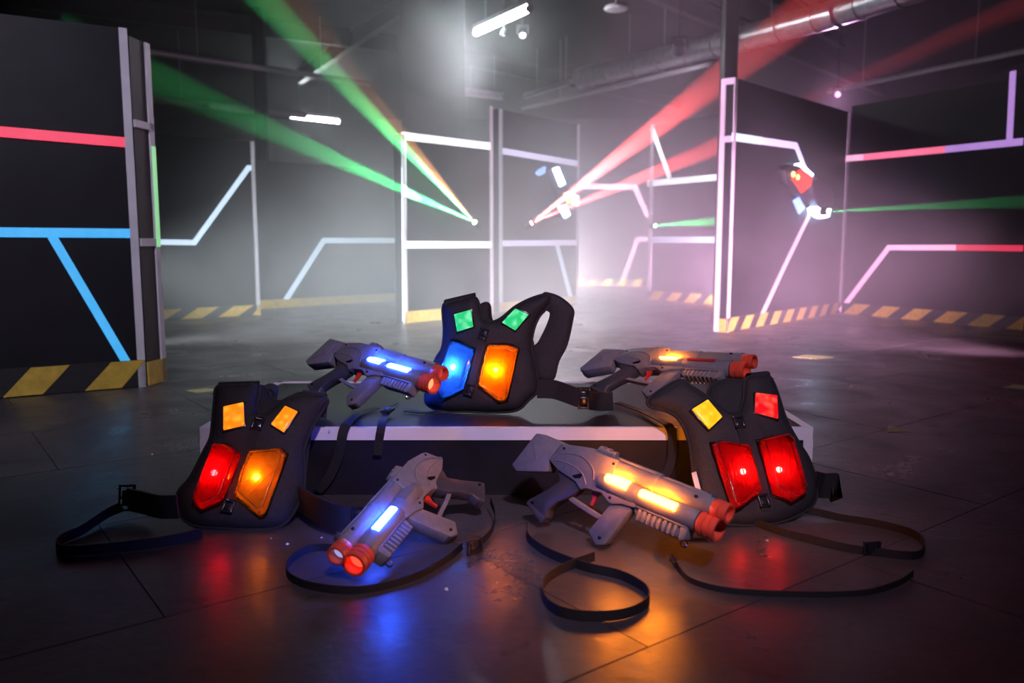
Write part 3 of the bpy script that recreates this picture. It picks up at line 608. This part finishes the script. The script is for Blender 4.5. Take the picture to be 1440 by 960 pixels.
buckle(g_bl, G(545, 577, .268), V((-.25, -1, -.1)), X, .05, .036)
hang(g_bl, [G(530, 573, .252), G(505, 582, .250), V((atY(492, 592, 2.86).x, 2.86, .262)), V((atY(484, 606, 2.815).x, 2.806, .240)), atY(476, 640, 2.806), atY(462, 672, 2.806), atY(446, 690, 2.806)], .034, side=V((1, .2, 0)))
hang(g_br, [G(868, 566, .262), G(900, 577, .257), V((atY(930, 590, 2.86).x, 2.86, .262)), V((atY(943, 606, 2.813).x, 2.806, .240)), atY(945, 640, 2.806), atY(935, 668, 2.806), atY(912, 688, 2.806)], .03, side=V((1, -.2, 0)))

# ------------------------------------------------------------------ vests
def resample(pts, step):
    out = []; n = len(pts)
    for i in range(n):
        a, b = pts[i], pts[(i + 1) % n]; k = max(1, int((b - a).length / step))
        out += [a + (b - a) * (j / k) for j in range(k)]
    return out
def smooth_closed(pts, per=4):
    n = len(pts); out = []
    for i in range(n):
        p0, p1, p2, p3 = pts[i - 1], pts[i], pts[(i + 1) % n], pts[(i + 2) % n]
        for k in range(per):
            t = k / per; out.append(.5 * (2 * p1 + (p2 - p0) * t + (2 * p0 - 5 * p1 + 4 * p2 - p3) * t * t + (3 * p1 - p0 - 3 * p2 + p3) * t ** 3))
    return out
class Plane:
    def __init__(s, O, ex, ey):
        s.O = V(O); s.ex = V(ex).normalized(); s.ey = (V(ey) - s.ex * V(ey).dot(s.ex)).normalized(); s.n = s.ex.cross(s.ey)
        if s.n.dot(_C - s.O) < 0: s.n = -s.n
    def uv(s, px, py, w=0.):
        p = onplane(px, py, s.O + s.n * w, s.n) - s.O; return V((p.dot(s.ex), p.dot(s.ey)))
    def pt(s, u, v, w=0.): return s.O + s.ex * u + s.ey * v + s.n * w
def pillow(pl, outline, T, base=0., curve=0., wr=.003, seed=0, cell=.013):
    """padded cloth shape: closed outline (uv), puffed T on the viewer side"""
    out = resample(outline, cell); n = len(out)
    us = [p.x for p in out]; vs = [p.y for p in out]; inner = []
    def dist(p):
        return min((p - (a + (b - a) * max(0, min(1, (p - a).dot(b - a) / max(1e-9, (b - a).length_squared))))).length for a, b in zip(out, out[1:] + out[:1]))
    def inside(p):
        c = False; j = n - 1
        for i in range(n):
            a, b = out[i], out[j]
            if (a.y > p.y) != (b.y > p.y) and p.x < (b.x - a.x) * (p.y - a.y) / (b.y - a.y) + a.x: c = not c
            j = i
        return c
    y = min(vs); r = 0
    while y < max(vs):
        x = min(us) + (cell / 2 if r % 2 else 0)
        while x < max(us):
            p = V((x, y))
            if inside(p) and dist(p) > cell * .55: inner.append(p)
            x += cell
        y += cell * .87; r += 1
    co, ed, fa, *_ = geometry.delaunay_2d_cdt(out + inner, [(i, (i + 1) % n) for i in range(n)], [list(range(n))], 1, 1e-5)
    um = sum(us) / n
    def cv(u): return -curve * (u - um) ** 2
    mb = MB(); k = len(co); fr, bk = [], []
    for p in co:
        d = dist(p) if True else 0; h = T * (1 - math.exp(-max(d, 0) / .016))
        h += wr * noise.noise(V((p.x * 16, p.y * 16, seed))) * (1 - math.exp(-d / .02)) + wr * .8 * abs(noise.noise(V((p.x * 34 + p.y * 12, p.y * 20, seed + 5)))) * (1 - math.exp(-d / .02))
        fr.append(pl.pt(p.x, p.y, base + .004 + h + cv(p.x))); bk.append(pl.pt(p.x, p.y, base - .006 - .3 * h + cv(p.x)))
    fs = [tuple(f) for f in fa]; fs2 = [tuple(i + k for i in f[::-1]) for f in fa]
    cnt = {}
    for f in fa:
        for a, b in zip(f, list(f[1:]) + [f[0]]): cnt[(a, b)] = cnt.get((a, b), 0) + 1
    side = [(a, a + k, b + k, b) for (a, b) in cnt if (b, a) not in cnt]
    mb.add(fr + bk, fs + fs2 + side)
    surf = lambda u, v: base + .004 + T * (1 - math.exp(-max(dist(V((u, v))), 0) / .016)) + cv(u)
    pip = [pl.pt(p.x, p.y, base + .002 + cv(p.x)) for p in out]
    return mb, surf, pip
def px_list(off, sc, pts): return [(off[0] + a / sc, off[1] + b / sc) for a, b in pts]
LED = {}
def chest_lamp(vest, pl, pix, w0, hgt, col, lname, led_px, es, core=None, n_led=1, rim=(.5, .45, .5)):
    """moulded light box: clear flange, tinted shell with facets, reflector plate, LEDs"""
    q = [pl.uv(x, y, w0 + hgt * .45) for x, y in pix]; c = sum(q, V((0, 0))) / len(q)
    def ins(k, d):  # inset polygon by distance
        out = []
        for p in q:
            v = p - c; out.append(c + v * max(.1, (v.length - d) / v.length) * k)
        return out
    rt = build('chest_lamp', MB().loft([[pl.pt(p.x, p.y, w0 - .004) for p in ins(1, .001)], [pl.pt(p.x, p.y, w0 + hgt * .62) for p in ins(1, .004)], [pl.pt(p.x, p.y, w0 + hgt) for p in ins(1, .017)]]), lens_mat('lens_' + lname, col), vest, bevel=.004, seg=2)
    tag(rt, lname.replace('_', ' ') + ' light box')
    build('flange', MB().prism([pl.pt(p.x, p.y, w0) for p in ins(1, -.005)], pl.n * -.006, pl.n * .003), lens_mat('flange_' + lname, [min(1, a * .5 + .3) for a in col], .5), rt, bevel=.002)
    dark = [max(.01, a * .55) for a in col]
    build('reflector', MB().prism([pl.pt(p.x, p.y, w0 + .004) for p in ins(1, .008)], pl.n * 0, pl.n * .004), mat('reflector_' + lname, [a * .7 + .08 for a in col], .3, noise_amt=.25, nscale=60), rt)
    lu = pl.uv(led_px[0], led_px[1], w0 + .015); em = emis('led_' + lname, core or col, es)
    ax = (q[1] - q[-2]) if len(q) > 4 else (q[0] - q[-1]); ax = V((.32, .95)) if ax.length < 1e-4 else ax.normalized()
    for k in range(n_led):
        p = lu + ax * (k - (n_led - 1) / 2) * .026; r = .010
        build('led', MB().lathe([(0, r), (r * .6, r * .85), (r, r * .4), (r * 1.05, .0005)], pl.pt(p.x, p.y, w0 + .009), pl.n, 12), em, rt)
    side = V((-ax.y, ax.x))
    clear = lens_mat('bead_' + lname, [min(1, a * .45 + .4) for a in col], .6)
    build('edge_bead', MB().tube([pl.pt(p.x, p.y, w0 + hgt + .0005) for p in ins(1, .017)], .0016, 6, closed=True), clear, rt)
    build('edge_bead', MB().tube([pl.pt(p.x, p.y, w0 + .004) for p in ins(1, -.004)], .0022, 6, closed=True), clear, rt)
    for k in (-1.6, -.6, .7, 1.7):  # moulded ribs inside the shell
        a = c + side * k * .012 - ax * .055; b = c + side * k * .012 + ax * .05
        build('inner_rib', MB().tube([pl.pt(a.x, a.y, w0 + hgt * .55), pl.pt(b.x, b.y, w0 + hgt * .6)], .0016, 6), clear, rt)
    for p, s in zip(ins(1, .014), range(len(q))):
        if s % 2 == 0: build('rivet', MB().lathe([(0, .004), (.003, .0035), (.004, .001)], pl.pt(p.x, p.y, w0 + .008), pl.n, 10), chrome, rt)
    return rt
def shoulder_lamp(vest, pl, pix, w0, m, lname):
    q = [pl.uv(x, y, w0 + .008) for x, y in pix]; c = sum(q, V((0, 0))) / 4
    k_ = lambda s: [c + (p - c) * s for p in q]
    rim = build('shoulder_lamp', MB().loft([[pl.pt(p.x, p.y, w0 - .012) for p in k_(1.12)], [pl.pt(p.x, p.y, w0 + .004) for p in k_(1.10)], [pl.pt(p.x, p.y, w0 + .004) for p in k_(.9)]]), buckle_m, vest, bevel=.002)
    tag(rim, lname + ' square shoulder light')
    build('lens', MB().loft([[pl.pt(p.x, p.y, w0 - .004) for p in k_(.99)], [pl.pt(p.x, p.y, w0 + .011) for p in k_(.97)], [pl.pt(p.x, p.y, w0 + .014) for p in k_(.90)]]), m, rim, bevel=.003)
def sh_mat(name, col, s, core):
    """glowing moulded lens; hot blotches where the diodes sit behind it"""
    m = mat(name, [c * .6 for c in col], .25, emit=col, es=s, noise_amt=.2, nscale=80, coat=.6); nt = m.node_tree; b = nt.nodes['Principled BSDF']
    tc = nt.nodes.new('ShaderNodeTexCoord'); n = nt.nodes.new('ShaderNodeTexVoronoi'); n.inputs['Scale'].default_value = 42; n.feature = 'SMOOTH_F1'; nt.links.new(tc.outputs['Object'], n.inputs['Vector'])
    r = nt.nodes.new('ShaderNodeValToRGB'); nt.links.new(n.outputs['Distance'], r.inputs[0]); e = r.color_ramp.elements
    e[0].position, e[1].position = .08, .5; e[0].color = (*core, 1); e[1].color = (*col, 1); nt.links.new(r.outputs[0], b.inputs['Emission Color']); return m
amber_sh = sh_mat('amber_shoulder_lens', (1., .22, .004), 1.15, (1., .42, .03)); yellow_sh = sh_mat('yellow_shoulder_lens', (1., .42, .006), 1.15, (1., .62, .05))
green_sh = sh_mat('green_shoulder_lens', (.02, .55, .16), 1.0, (.25, .95, .5)); red_sh = sh_mat('red_shoulder_lens', (.72, .004, .012), 1.0, (1., .12, .07))

def vest(label, loc, pl, off, sc, outline, T=.03, curve=.6, seed=1, back=None):
    rt = thing('laser_tag_vest', label, 'vest', loc, group='laser tag vests')
    ol = smooth_closed([pl.uv(*p) for p in px_list(off, sc, outline)], 4)
    mb, surf, pip = pillow(pl, ol, T, 0, curve, seed=seed); f = build('front_panel', mb, nylon, rt, ang=60)
    build('edge_binding', MB().tube(pip, .0055, 8, closed=True), nylon2, f)
    if back:
        ob = smooth_closed([pl.uv(*p, back[1]) for p in px_list(off, sc, back[0])], 4)
        mb, s2, pip2 = pillow(pl, ob, T * .7, back[1], curve, seed=seed + 3); b = build('back_panel', mb, nylon2, rt, ang=60); build('edge_binding', MB().tube(pip2, .005, 8, closed=True), nylon2, b)
    def S(px, py):
        u = pl.uv(px, py, .025); return surf(u.x, u.y)
    return rt, S
def fold(rt, pl, a, b, depth, wd_scale=1., n=8, name='shoulder_strap'):
    """shoulder strap rolling over from the front top edge to the back panel"""
    A_, B_ = pl.uv(*a), pl.uv(*b); mb = MB(); rings = []
    for i in range(n + 1):
        t = math.pi * i / n; w_ = -depth / 2 + math.cos(t) * depth / 2; lift = math.sin(t) * depth * .45
        p, q = pl.pt(A_.x, A_.y + lift - .004 - (.05 if i == n else 0), w_ + .004), pl.pt(B_.x, B_.y + lift - .004 - (.05 if i == n else 0), w_ + .004); 
        rings.append([p, q])
    fr = [r[0] for r in rings]; to = [r[1] for r in rings]; k = len(fr)
    cen = sum(fr + to, V()) / (2 * k)
    vs = []
    for r in rings:
        for p in r: vs.append(p)
    inn = [p + (cen - p).normalized() * .012 for p in vs]
    fs = [(2 * i, 2 * i + 1, 2 * i + 3, 2 * i + 2) for i in range(k - 1)]
    m2 = 2 * k
    fs2 = [tuple(j + m2 for j in f[::-1]) for f in fs]; sides = []
    for i in range(k - 1): sides += [(2 * i, 2 * i + 2, 2 * i + 2 + m2, 2 * i + m2), (2 * i + 1, 2 * i + 1 + m2, 2 * i + 3 + m2, 2 * i + 3)]
    sides += [(0, m2, m2 + 1, 1), (2 * k - 2, 2 * k - 1, 2 * k - 1 + m2, 2 * k - 2 + m2)]
    return build(name, MB().add(vs + inn, fs + fs2 + sides), nylon, rt, ang=60)
def center_straps(rt, pl, S, top, bot, wd=.026, parts=((.12, 'buckle'), (.88, 'buckle'))):
    pts = []
    for i in range(13):
        t = i / 12; px, py = top[0] + (bot[0] - top[0]) * t, top[1] + (bot[1] - top[1]) * t; u = pl.uv(px, py, .03); pts.append(pl.pt(u.x, u.y, S(px, py) + .003))
    build('front_strap', MB().ribbon(pts, [pl.ex] * len(pts), wd, .0016), webbing, rt)
    d = pts[0] - pts[-1]
    for t, nm in parts:
        c = pts[0].lerp(pts[-1], t) + pl.n * .008
        Mx = None; buckle(rt, c, d, pl.ex, .042, .034)

# ---- left vest, leaning on the box corner
off, sc = (235, 525), 4.
pL = Plane(G(335, 744), V((1, .06, 0)), V((0, .20, .27)))
vl, SL = vest('black vest with amber shoulder lights and red and amber chest lights', G(335, 744), pL, off, sc,
    [(278, 66), (390, 56), (505, 58), (518, 110), (505, 180), (520, 235), (560, 225), (640, 160), (740, 112), (850, 112), (900, 135), (868, 200), (805, 310), (768, 430), (772, 600), (740, 720), (650, 850), (520, 878), (330, 872), (150, 850), (62, 780), (45, 660), (120, 575), (200, 430), (240, 350), (252, 250), (262, 150)],
    .03, .5, 2, ([(300, 90), (500, 70), (560, 90), (600, 150), (690, 150), (730, 110), (850, 120), (800, 330), (760, 600), (640, 800), (300, 820), (130, 720), (230, 400)], -.055))
fold(vl, pL, px_list(off, sc, [(285, 66)])[0], px_list(off, sc, [(505, 60)])[0], .06)
fold(vl, pL, px_list(off, sc, [(760, 112)])[0], px_list(off, sc, [(890, 130)])[0], .06)
hp = [atY(*p, 2.93) for p in px_list(off, sc, [(500, 130), (530, 95), (575, 78), (605, 95), (600, 150)])]
build('collar_loop', MB().ribbon(smooth_path(hp, 6), [V((0, 1, .2))] * 25, .05, .006), nylon2, vl)
PL = lambda pts: px_list(off, sc, pts)
shoulder_lamp(vl, pL, PL([(315, 185), (430, 160), (435, 290), (315, 318)]), SL(*PL([(375, 240)])[0]) + .004, amber_sh, 'amber')
shoulder_lamp(vl, pL, PL([(665, 180), (735, 212), (655, 330), (583, 285)]), SL(*PL([(660, 255)])[0]) + .004, amber_sh, 'amber')
chest_lamp(vl, pL, PL([(262, 390), (330, 392), (415, 445), (385, 545), (310, 718), (185, 766), (140, 712)]), .030, .040, (.80, .008, .03), 'red', PL([(262, 555)])[0], 240., (1., .03, .02))
chest_lamp(vl, pL, PL([(462, 430), (640, 417), (672, 450), (548, 793), (515, 800), (372, 685), (415, 540)]), .030, .040, (.95, .42, .06), 'clear_amber', PL([(500, 580)])[0], 160., (1., .30, .015))
center_straps(vl, pL, SL, PL([(515, 280)])[0], PL([(335, 790)])[0], parts=((.02, 'b'), (.93, 'b')))
bl = build('belt', MB().ribbon(smooth_path([G(250, 712, .075), G(225, 712, .07), G(200, 706, .062), G(180, 702, .060)], 6), [Z] * 19, .075, .004), webbing, vl)
buckle(vl, G(178, 700, .062), V((0, .2, 1)), V((1, .1, 0)), .085, .05)
strap(vl, [(172, 712, .045), (150, 722, .03), (115, 745, .02), (86, 758, .017), (80, 770, .017), (100, 774, .017), (160, 770, .017), (230, 761, .017), (285, 750, .015)], .032)
build('belt', MB().ribbon(smooth_path([pL.pt(*pL.uv(420, 700), -.01), G(445, 716, .075), G(475, 728, .062), G(500, 732, .055)], 6), [Z] * 19, .085, .004), webbing, vl)
buckle(vl, G(503, 734, .055), V((0, .2, 1)), V((1, -.2, 0)), .085, .035)

# ---- vest standing on the box
off, sc = (590, 405), 5.054
pB = Plane(G(715, 577, BH + .014), V((1, -.14, 0)), V((0, .14, 1)))
vb, SB = vest('black vest on the box with green shoulder lights and blue and orange chest lights', G(715, 581, BH), pB, off, sc,
    [(164, 116), (280, 82), (388, 64), (425, 120), (438, 200), (465, 238), (530, 236), (590, 205), (680, 130), (790, 72), (900, 42), (935, 80), (905, 135), (845, 205), (805, 310), (795, 430), (830, 590), (832, 730), (770, 800), (690, 868), (520, 882), (340, 876), (200, 876), (60, 845), (30, 760), (100, 520), (152, 430), (168, 300)],
    .03, .5, 7, ([(420, 130), (495, 115), (510, 220), (560, 260), (780, 330), (800, 600), (700, 800), (350, 820), (180, 700), (240, 300)], -.06))
PB = lambda pts: px_list(off, sc, pts)
ol = smooth_closed([pB.uv(*p, -.03) for p in PB([(880, 45), (930, 42), (1010, 75), (1088, 150), (1084, 230), (1045, 400), (985, 520), (945, 650), (840, 650), (800, 450), (850, 385), (910, 265), (934, 178), (900, 140)])], 4)
mb, _, pip = pillow(pB, ol, .010, -.03, .2, seed=11); lp = build('shoulder_strap', mb, nylon, vb, ang=60); build('edge_binding', MB().tube(pip, .005, 8, closed=True), nylon2, lp)
fold(vb, pB, PB([(170, 116)])[0], PB([(385, 66)])[0], .055)
shoulder_lamp(vb, pB, PB([(242, 185), (365, 150), (382, 275), (265, 312)]), SB(*PB([(310, 230)])[0]) + .004, green_sh, 'green')
shoulder_lamp(vb, pB, PB([(680, 142), (778, 187), (680, 303), (583, 245)]), SB(*PB([(680, 220)])[0]) + .004, green_sh, 'green')
chest_lamp(vb, pB, PB([(215, 374), (268, 374), (393, 437), (310, 728), (150, 792), (102, 708)]), .030, .042, (.14, .42, .95), 'blue', PB([(235, 560)])[0], 420., (.09, .32, 1.))
chest_lamp(vb, pB, PB([(480, 402), (630, 397), (703, 432), (620, 798), (575, 810), (412, 690)]), .030, .042, (1., .38, .02), 'orange', PB([(540, 580)])[0], 560., (1., .30, .012))
center_straps(vb, pB, SB, PB([(470, 270)])[0], PB([(345, 760)])[0], parts=((.12, 'b'), (.92, 'b')))
bp = smooth_path([pB.pt(*pB.uv(*PB([(835, 715)])[0]), -.005), pB.pt(*pB.uv(*PB([(950, 720)])[0]), -.012), pB.pt(*pB.uv(*PB([(1050, 750)])[0]), -.0), pB.pt(*pB.uv(*PB([(1160, 785)])[0]), .01), G(842, 564, .290), G(862, 564, .290)], 6)
build('belt', MB().ribbon(bp, [Z] * len(bp), .072, .004), webbing, vb); buckle(vb, pB.pt(*pB.uv(*PB([(1165, 782)])[0], .02), .02), V((0, .1, 1)), X, .08, .04)
strap(vb, [(625, 577, .249), (600, 580, .249), (570, 577, .249)], .03, flat=[1])

# ---- right vest, leaning on the front of the box
off, sc = (880, 505), 3.694
pR = Plane(G(1075, 738), V((1, .20, 0)), V((-.02, .20, .27)))
vr, SR = vest('black vest with one yellow and one red shoulder light and red chest lights', G(1075, 738), pR, off, sc,
    [(140, 178), (280, 102), (345, 140), (430, 200), (520, 270), (585, 272), (610, 200), (618, 120), (650, 86), (752, 74), (798, 150), (848, 300), (920, 420), (975, 500), (1012, 620), (992, 740), (850, 830), (700, 862), (500, 852), (420, 790), (370, 680), (345, 480), (320, 380), (280, 300), (220, 255), (142, 226)],
    .03, .5, 13, ([(440, 140), (520, 108), (600, 110), (650, 100), (740, 100), (900, 450), (960, 640), (820, 790), (500, 800), (400, 600), (380, 330), (420, 230)], -.030))
PR = lambda pts: px_list(off, sc, pts)
fold(vr, pR, PR([(650, 88)])[0], PR([(750, 78)])[0], .06)
shoulder_lamp(vr, pR, PR([(425, 207), (503, 300), (435, 363), (344, 258)]), SR(*PR([(425, 285)])[0]) + .004, yellow_sh, 'yellow')
shoulder_lamp(vr, pR, PR([(675, 172), (788, 186), (793, 308), (672, 275)]), SR(*PR([(735, 240)])[0]) + .004, red_sh, 'red')
chest_lamp(vr, pR, PR([(447, 427), (520, 420), (640, 442), (708, 690), (600, 770), (560, 786)]), .030, .042, (.62, .02, .035), 'smoky_red', PR([(612, 580)])[0], 260., (1., .05, .03))
chest_lamp(vr, pR, PR([(690, 415), (832, 382), (862, 402), (942, 690), (870, 738), (770, 700)]), .030, .042, (.62, .02, .035), 'smoky_red', PR([(800, 570)])[0], 230., (1., .05, .03))
center_straps(vr, pR, SR, PR([(575, 310)])[0], PR([(725, 790)])[0], parts=((.05, 'b'), (.9, 'b')))
u = pR.uv(*PR([(362, 668)])[0]); q = [pR.uv(*p) for p in PR([(334, 598), (358, 590), (396, 738), (372, 745)])]
build('care_label', MB().prism([pR.pt(p.x, p.y, .012) for p in q], pR.n * 0, pR.n * .002), label_m, vr, smooth=False)
build('belt', MB().ribbon(smooth_path([pR.pt(*pR.uv(*PR([(985, 640)])[0]), -.01), pR.pt(*pR.uv(*PR([(1050, 640)])[0]), -.03), pR.pt(*pR.uv(*PR([(1108, 645)])[0]), -.02), pR.pt(*pR.uv(*PR([(1080, 650)])[0]), -.06)], 6), [Z] * 19, .085, .004), webbing, vr)
build('belt', MB().ribbon(smooth_path([G(1000, 738, .06), G(960, 735, .06), G(925, 722, .06)], 6), [Z] * 13, .08, .004), webbing, vr)
strap(vr, [(1100, 712, .03), (1150, 720, .02), (1185, 728, .012), (1230, 735, .012), (1280, 748, .012), (1300, 764, .012), (1290, 780, .012), (1240, 777, .012), (1190, 770, .012), (1140, 758, .012), (1100, 748, .012), (1060, 733, .014)], .024)
buckle(vr, G(1226, 770, .022), V((1, .1, 0)), Z, .05, .035)

# ------------------------------------------------------------------ floor marks and crumbs
for (px, py, wpx, sh), lab in zip(((1142, 502, .16, 4), (1261, 605, .062, 3), (1440, 545, .13, 4), (284, 549, .10, 4)), ('pale yellow floor mark right of the box below the hazard stripes', 'small yellow triangle mark on the floor right of the box corner', 'yellow floor mark at the right picture edge', 'pale yellow floor mark left of the box behind the left vest')):
    c = G(px, py); s = wpx
    poly = [c + V((-s, 0, 0)), c + V((-.1 * s, -s * .75, 0)), c + V((s, -.2 * s, 0)), c + V((.9 * s, .25 * s, 0)), c + V((.0, s * .8, 0))] if sh == 4 else [c + V((-s, -s * .6, 0)), c + V((s, -s * .6, 0)), c + V((.1 * s, s * 1.6, 0))]
    tag(build('floor_mark', MB().prism(poly, Z * .0005, Z * .0018), marker_m, smooth=False), lab, 'floor mark')
CR = ['pale crumb on the floor in front of the stockless blaster', 'pale crumb right below the left vest', 'tiny pale crumb under the left vest hem', 'pale crumb on the floor below the right vest', 'pale crumb on the open floor left of the left vest', 'tiny pale crumb between the stockless blaster and its front grip', 'tiny pale crumb left of the stockless blaster', 'pale crumb beside the box below the right blaster stock']
for i, (px, py, r) in enumerate(((628, 829, .007), (404, 765, .006), (381, 757, .004), (1079, 760, .005), (214, 639, .006), (590, 758, .004), (452, 756, .004), (725, 680, .005))):
    c = G(px, py); mb = MB()
    bm_ = [c + V((math.cos(a) * r * random.uniform(.6, 1.2), math.sin(a) * r * random.uniform(.6, 1.2), 0)) for a in [2 * math.pi * k / 7 for k in range(7)]]
    mb.loft([[p + Z * .0005 for p in bm_], [c + (p - c) * .8 + Z * r * .5 for p in bm_], [c + (p - c) * .3 + Z * r * .8 for p in bm_]])
    tag(build('paint_crumb', mb, crumb_m), CR[i], 'crumb', 'crumbs on the floor')

# ------------------------------------------------------------------ haze
def haze(name, label, c, r, dens, col=(1, 1, 1), g=.2):
    m = bpy.data.materials.new(name); m.use_nodes = True; nt = m.node_tree; nt.nodes.clear()
    out = nt.nodes.new('ShaderNodeOutputMaterial'); v = nt.nodes.new('ShaderNodeVolumeScatter')
    v.inputs['Color'].default_value = (*col, 1); v.inputs['Density'].default_value = dens; v.inputs['Anisotropy'].default_value = g
    nt.links.new(v.outputs[0], out.inputs['Volume'])
    mb = MB(); ns, nr = 32, 16
    mb.loft([[V(c) + V((r[0] * math.sin(t) * math.cos(p), r[1] * math.sin(t) * math.sin(p), r[2] * math.cos(t))) for p in [2 * math.pi * i / ns for i in range(ns)]] for t in [.02 + (math.pi - .04) * k / nr for k in range(nr + 1)]])
    o = build(name, mb, m); return tag(o, label, 'haze', kind='stuff')
haze('haze', 'thin theatrical haze filling the middle of the hall', (.4, 14.2, 2.0), (8.0, 8.9, 3.6), .019)

def smoke(name, label, c, r, dens, g=.2):
    """drifting smoke: densest in the middle, thinning to nothing at its rim, torn by noise"""
    o = haze(name, label, c, r, dens, g=g); nt = o.data.materials[0].node_tree; L = nt.links.new
    geo = nt.nodes.new('ShaderNodeNewGeometry'); sub = nt.nodes.new('ShaderNodeVectorMath'); sub.operation = 'SUBTRACT'; sub.inputs[1].default_value = c
    dv = nt.nodes.new('ShaderNodeVectorMath'); dv.operation = 'DIVIDE'; dv.inputs[1].default_value = r
    ln = nt.nodes.new('ShaderNodeVectorMath'); ln.operation = 'LENGTH'
    L(geo.outputs['Position'], sub.inputs[0]); L(sub.outputs[0], dv.inputs[0]); L(dv.outputs[0], ln.inputs[0])
    mr = nt.nodes.new('ShaderNodeMapRange'); mr.interpolation_type = 'SMOOTHSTEP'; mr.inputs['From Min'].default_value = 1.; mr.inputs['From Max'].default_value = .05
    mr.inputs['To Min'].default_value = 0; mr.inputs['To Max'].default_value = dens; L(ln.outputs['Value'], mr.inputs['Value'])
    nz = nt.nodes.new('ShaderNodeTexNoise'); nz.inputs['Scale'].default_value = .9; nz.inputs['Detail'].default_value = 3; nz.inputs['Distortion'].default_value = .6; L(geo.outputs['Position'], nz.inputs['Vector'])
    m2 = nt.nodes.new('ShaderNodeMapRange'); m2.inputs['From Min'].default_value = .3; m2.inputs['From Max'].default_value = .7; m2.inputs['To Min'].default_value = .35; m2.inputs['To Max'].default_value = 1.6; L(nz.outputs['Fac'], m2.inputs['Value'])
    mu = nt.nodes.new('ShaderNodeMath'); mu.operation = 'MULTIPLY'; L(mr.outputs[0], mu.inputs[0]); L(m2.outputs[0], mu.inputs[1])
    v = [n for n in nt.nodes if n.type == 'VOLUME_SCATTER'][0]; L(mu.outputs[0], v.inputs['Density'])
smoke('smoke', 'denser pale smoke drifting around the central panels and grey column', (.4, 10.8, .7), (5.8, 6.4, 2.3), .26)
smoke('smoke', 'pale smoke wisp drifting below the slanting tube light', (-.95, 10.3, 3.0), (1.0, .9, 1.1), .55)
cy.volume_step_rate = 1.0; cy.volume_max_steps = 40
